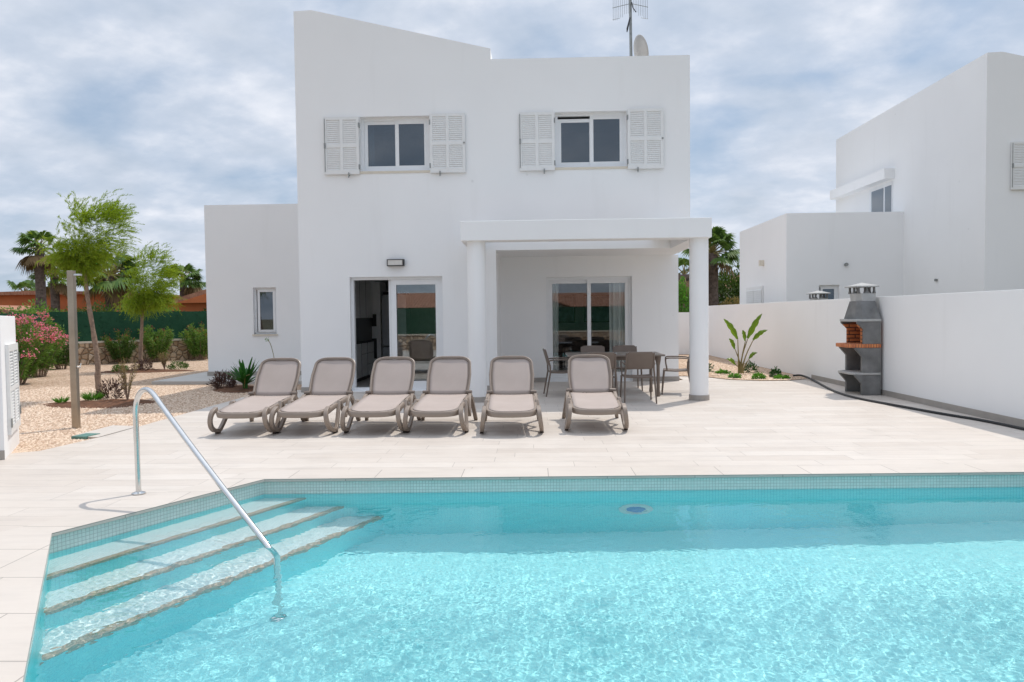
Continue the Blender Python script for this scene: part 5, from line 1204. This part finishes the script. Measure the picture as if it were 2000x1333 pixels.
tree(9.3, 33, 1.3, (1.3, .8, .75), 'dry_leaf', 'straw coloured dry bush above the right garden wall', 4200, .14)
tree(9.6, 31.5, .75, (1.5, .5, .5), 'bright_leaf', 'bright green hedge plant just above the right garden wall', 2600, .10)
tree(6.4, 31, 1.9, (.35, .5, 1.0), 'bright_leaf', 'green shrub in the gap between the house corner and the right column', 2000, .10)
palm(6.75, 32, 3.2, 1.2, .32, 'fan palm trunk in the gap between house and right column', 24, .75)
hb = 'green shrubs behind the hedge fence'
for i, (x, y, z, r, mt, lab) in enumerate((( -17.6, 28.5, 1.35, (1.3, .8, .75), 'tree_leaf', 'dark shrub above the hedge fence behind the steel shower column'), (-16.5, 30.5, 1.5, (1.4, .7, .65), 'oleander', 'green shrub above the hedge fence between the tamarisk trunks'), (-19.5, 27.5, 1.3, (1.2, .9, .8), 'oleander', 'shrub behind the flowering oleanders'), (-23, 33, 1.3, (1.5, 1, .8), 'tree_leaf', 'dark bush below the tall left palm'), (-15, 33, 1.3, (1.2, .7, .55), 'tree_leaf', 'low shrub above the hedge fence left of the terracotta gable'))):
    tree(x, y, z, r, mt, lab, 2600, .13, trunk=True)
# terracotta houses
def far_house(loc, rz, W, D_, H_, rise, mat_, label, arch=False, chim=None):
    t = thing('terracotta_house', loc, label, 'house', rz=rz); q = thing; m = MB(); x, y, z = loc
    m.box(x-W/2, x+W/2, y, y+D_, -.1, H_); m.build('wall', mat_, t)
    m = MB(); m.prism_y([(x-W/2-.35, H_), (x, H_+rise), (x+W/2+.35, H_), (x+W/2+.35, H_-.10), (x, H_+rise-.14), (x-W/2-.35, H_-.10)] if False else [(x-W/2-.35, H_-.12), (x-W/2-.35, H_), (x, H_+rise), (x+W/2+.35, H_), (x+W/2+.35, H_-.12)], y-.3, y+D_+.3); r_ = m.build('roof', 'rooftile', t)
    if rise > .3: MB().prism_y([(x-W/2, H_-.11), (x, H_+rise-.22), (x+W/2, H_-.11)], y-.34, y-.301).build('gable', mat_, t)
    if arch:
        m = MB(); pts_ = [(x-1.6, 0)]+[(x-1.6*math.cos(a), 1.45+.5*math.sin(a)) for a in [math.pi*k/12 for k in range(13)]]+[(x+1.6, 0)]; m.prism_y(pts_, y-.02, y-.001); m.build('arch_opening', 'black', t)
    if chim: m = MB(); m.box(x+chim[0]-.25, x+chim[0]+.25, y+1.2, y+1.7, H_, H_+chim[1]); m.box(x+chim[0]-.34, x+chim[0]+.34, y+1.1, y+1.8, H_+chim[1], H_+chim[1]+.1); m.build('chimney', mat_, t)
    for wx in ((-W*.3), W*.3):
        if not arch: MB().box(x+wx-.4, x+wx+.4, y-.015, y-.001, 1.0, 2.0).build('window', 'black', t)
    return t
far_house((-29.5, 42, 0), 0, 9.5, 8, 3.15, .12, 'orange', 'long low terracotta house behind the tall left palm')
far_house((-29.0, 37.5, 0), 0, 3.2, 3, 1.9, .45, 'orange', 'small terracotta outbuilding with a clay roof at the left edge')
far_house((-23.6, 44.5, 0), 0, 2.6, 5, 2.6, .1, 'orange2', 'ochre garden building beside the thick palm trunk')
far_house((-13.6, 33.5, 0), 0, 6.2, 6, 2.35, 1.0, 'orange', 'terracotta gabled house with an arch next to the annex wall', True, (-1.2, 1.35))
far_house((-23.5, 52, 0), 0, 5, 5, 2.1, .8, 'orange', 'distant small terracotta house seen between the tamarisk trees', False, (-.8, 1.4))
far_house((-19, 60, 0), 0, 5, 5, 2.3, .2, 'house_cream', 'distant pale building between palm trunks')
far_house((16.5, 48, 0), 0, 5, 6, 3.4, 1.5, 'house_cream', 'distant house with a clay tile roof left of the neighbouring annex')
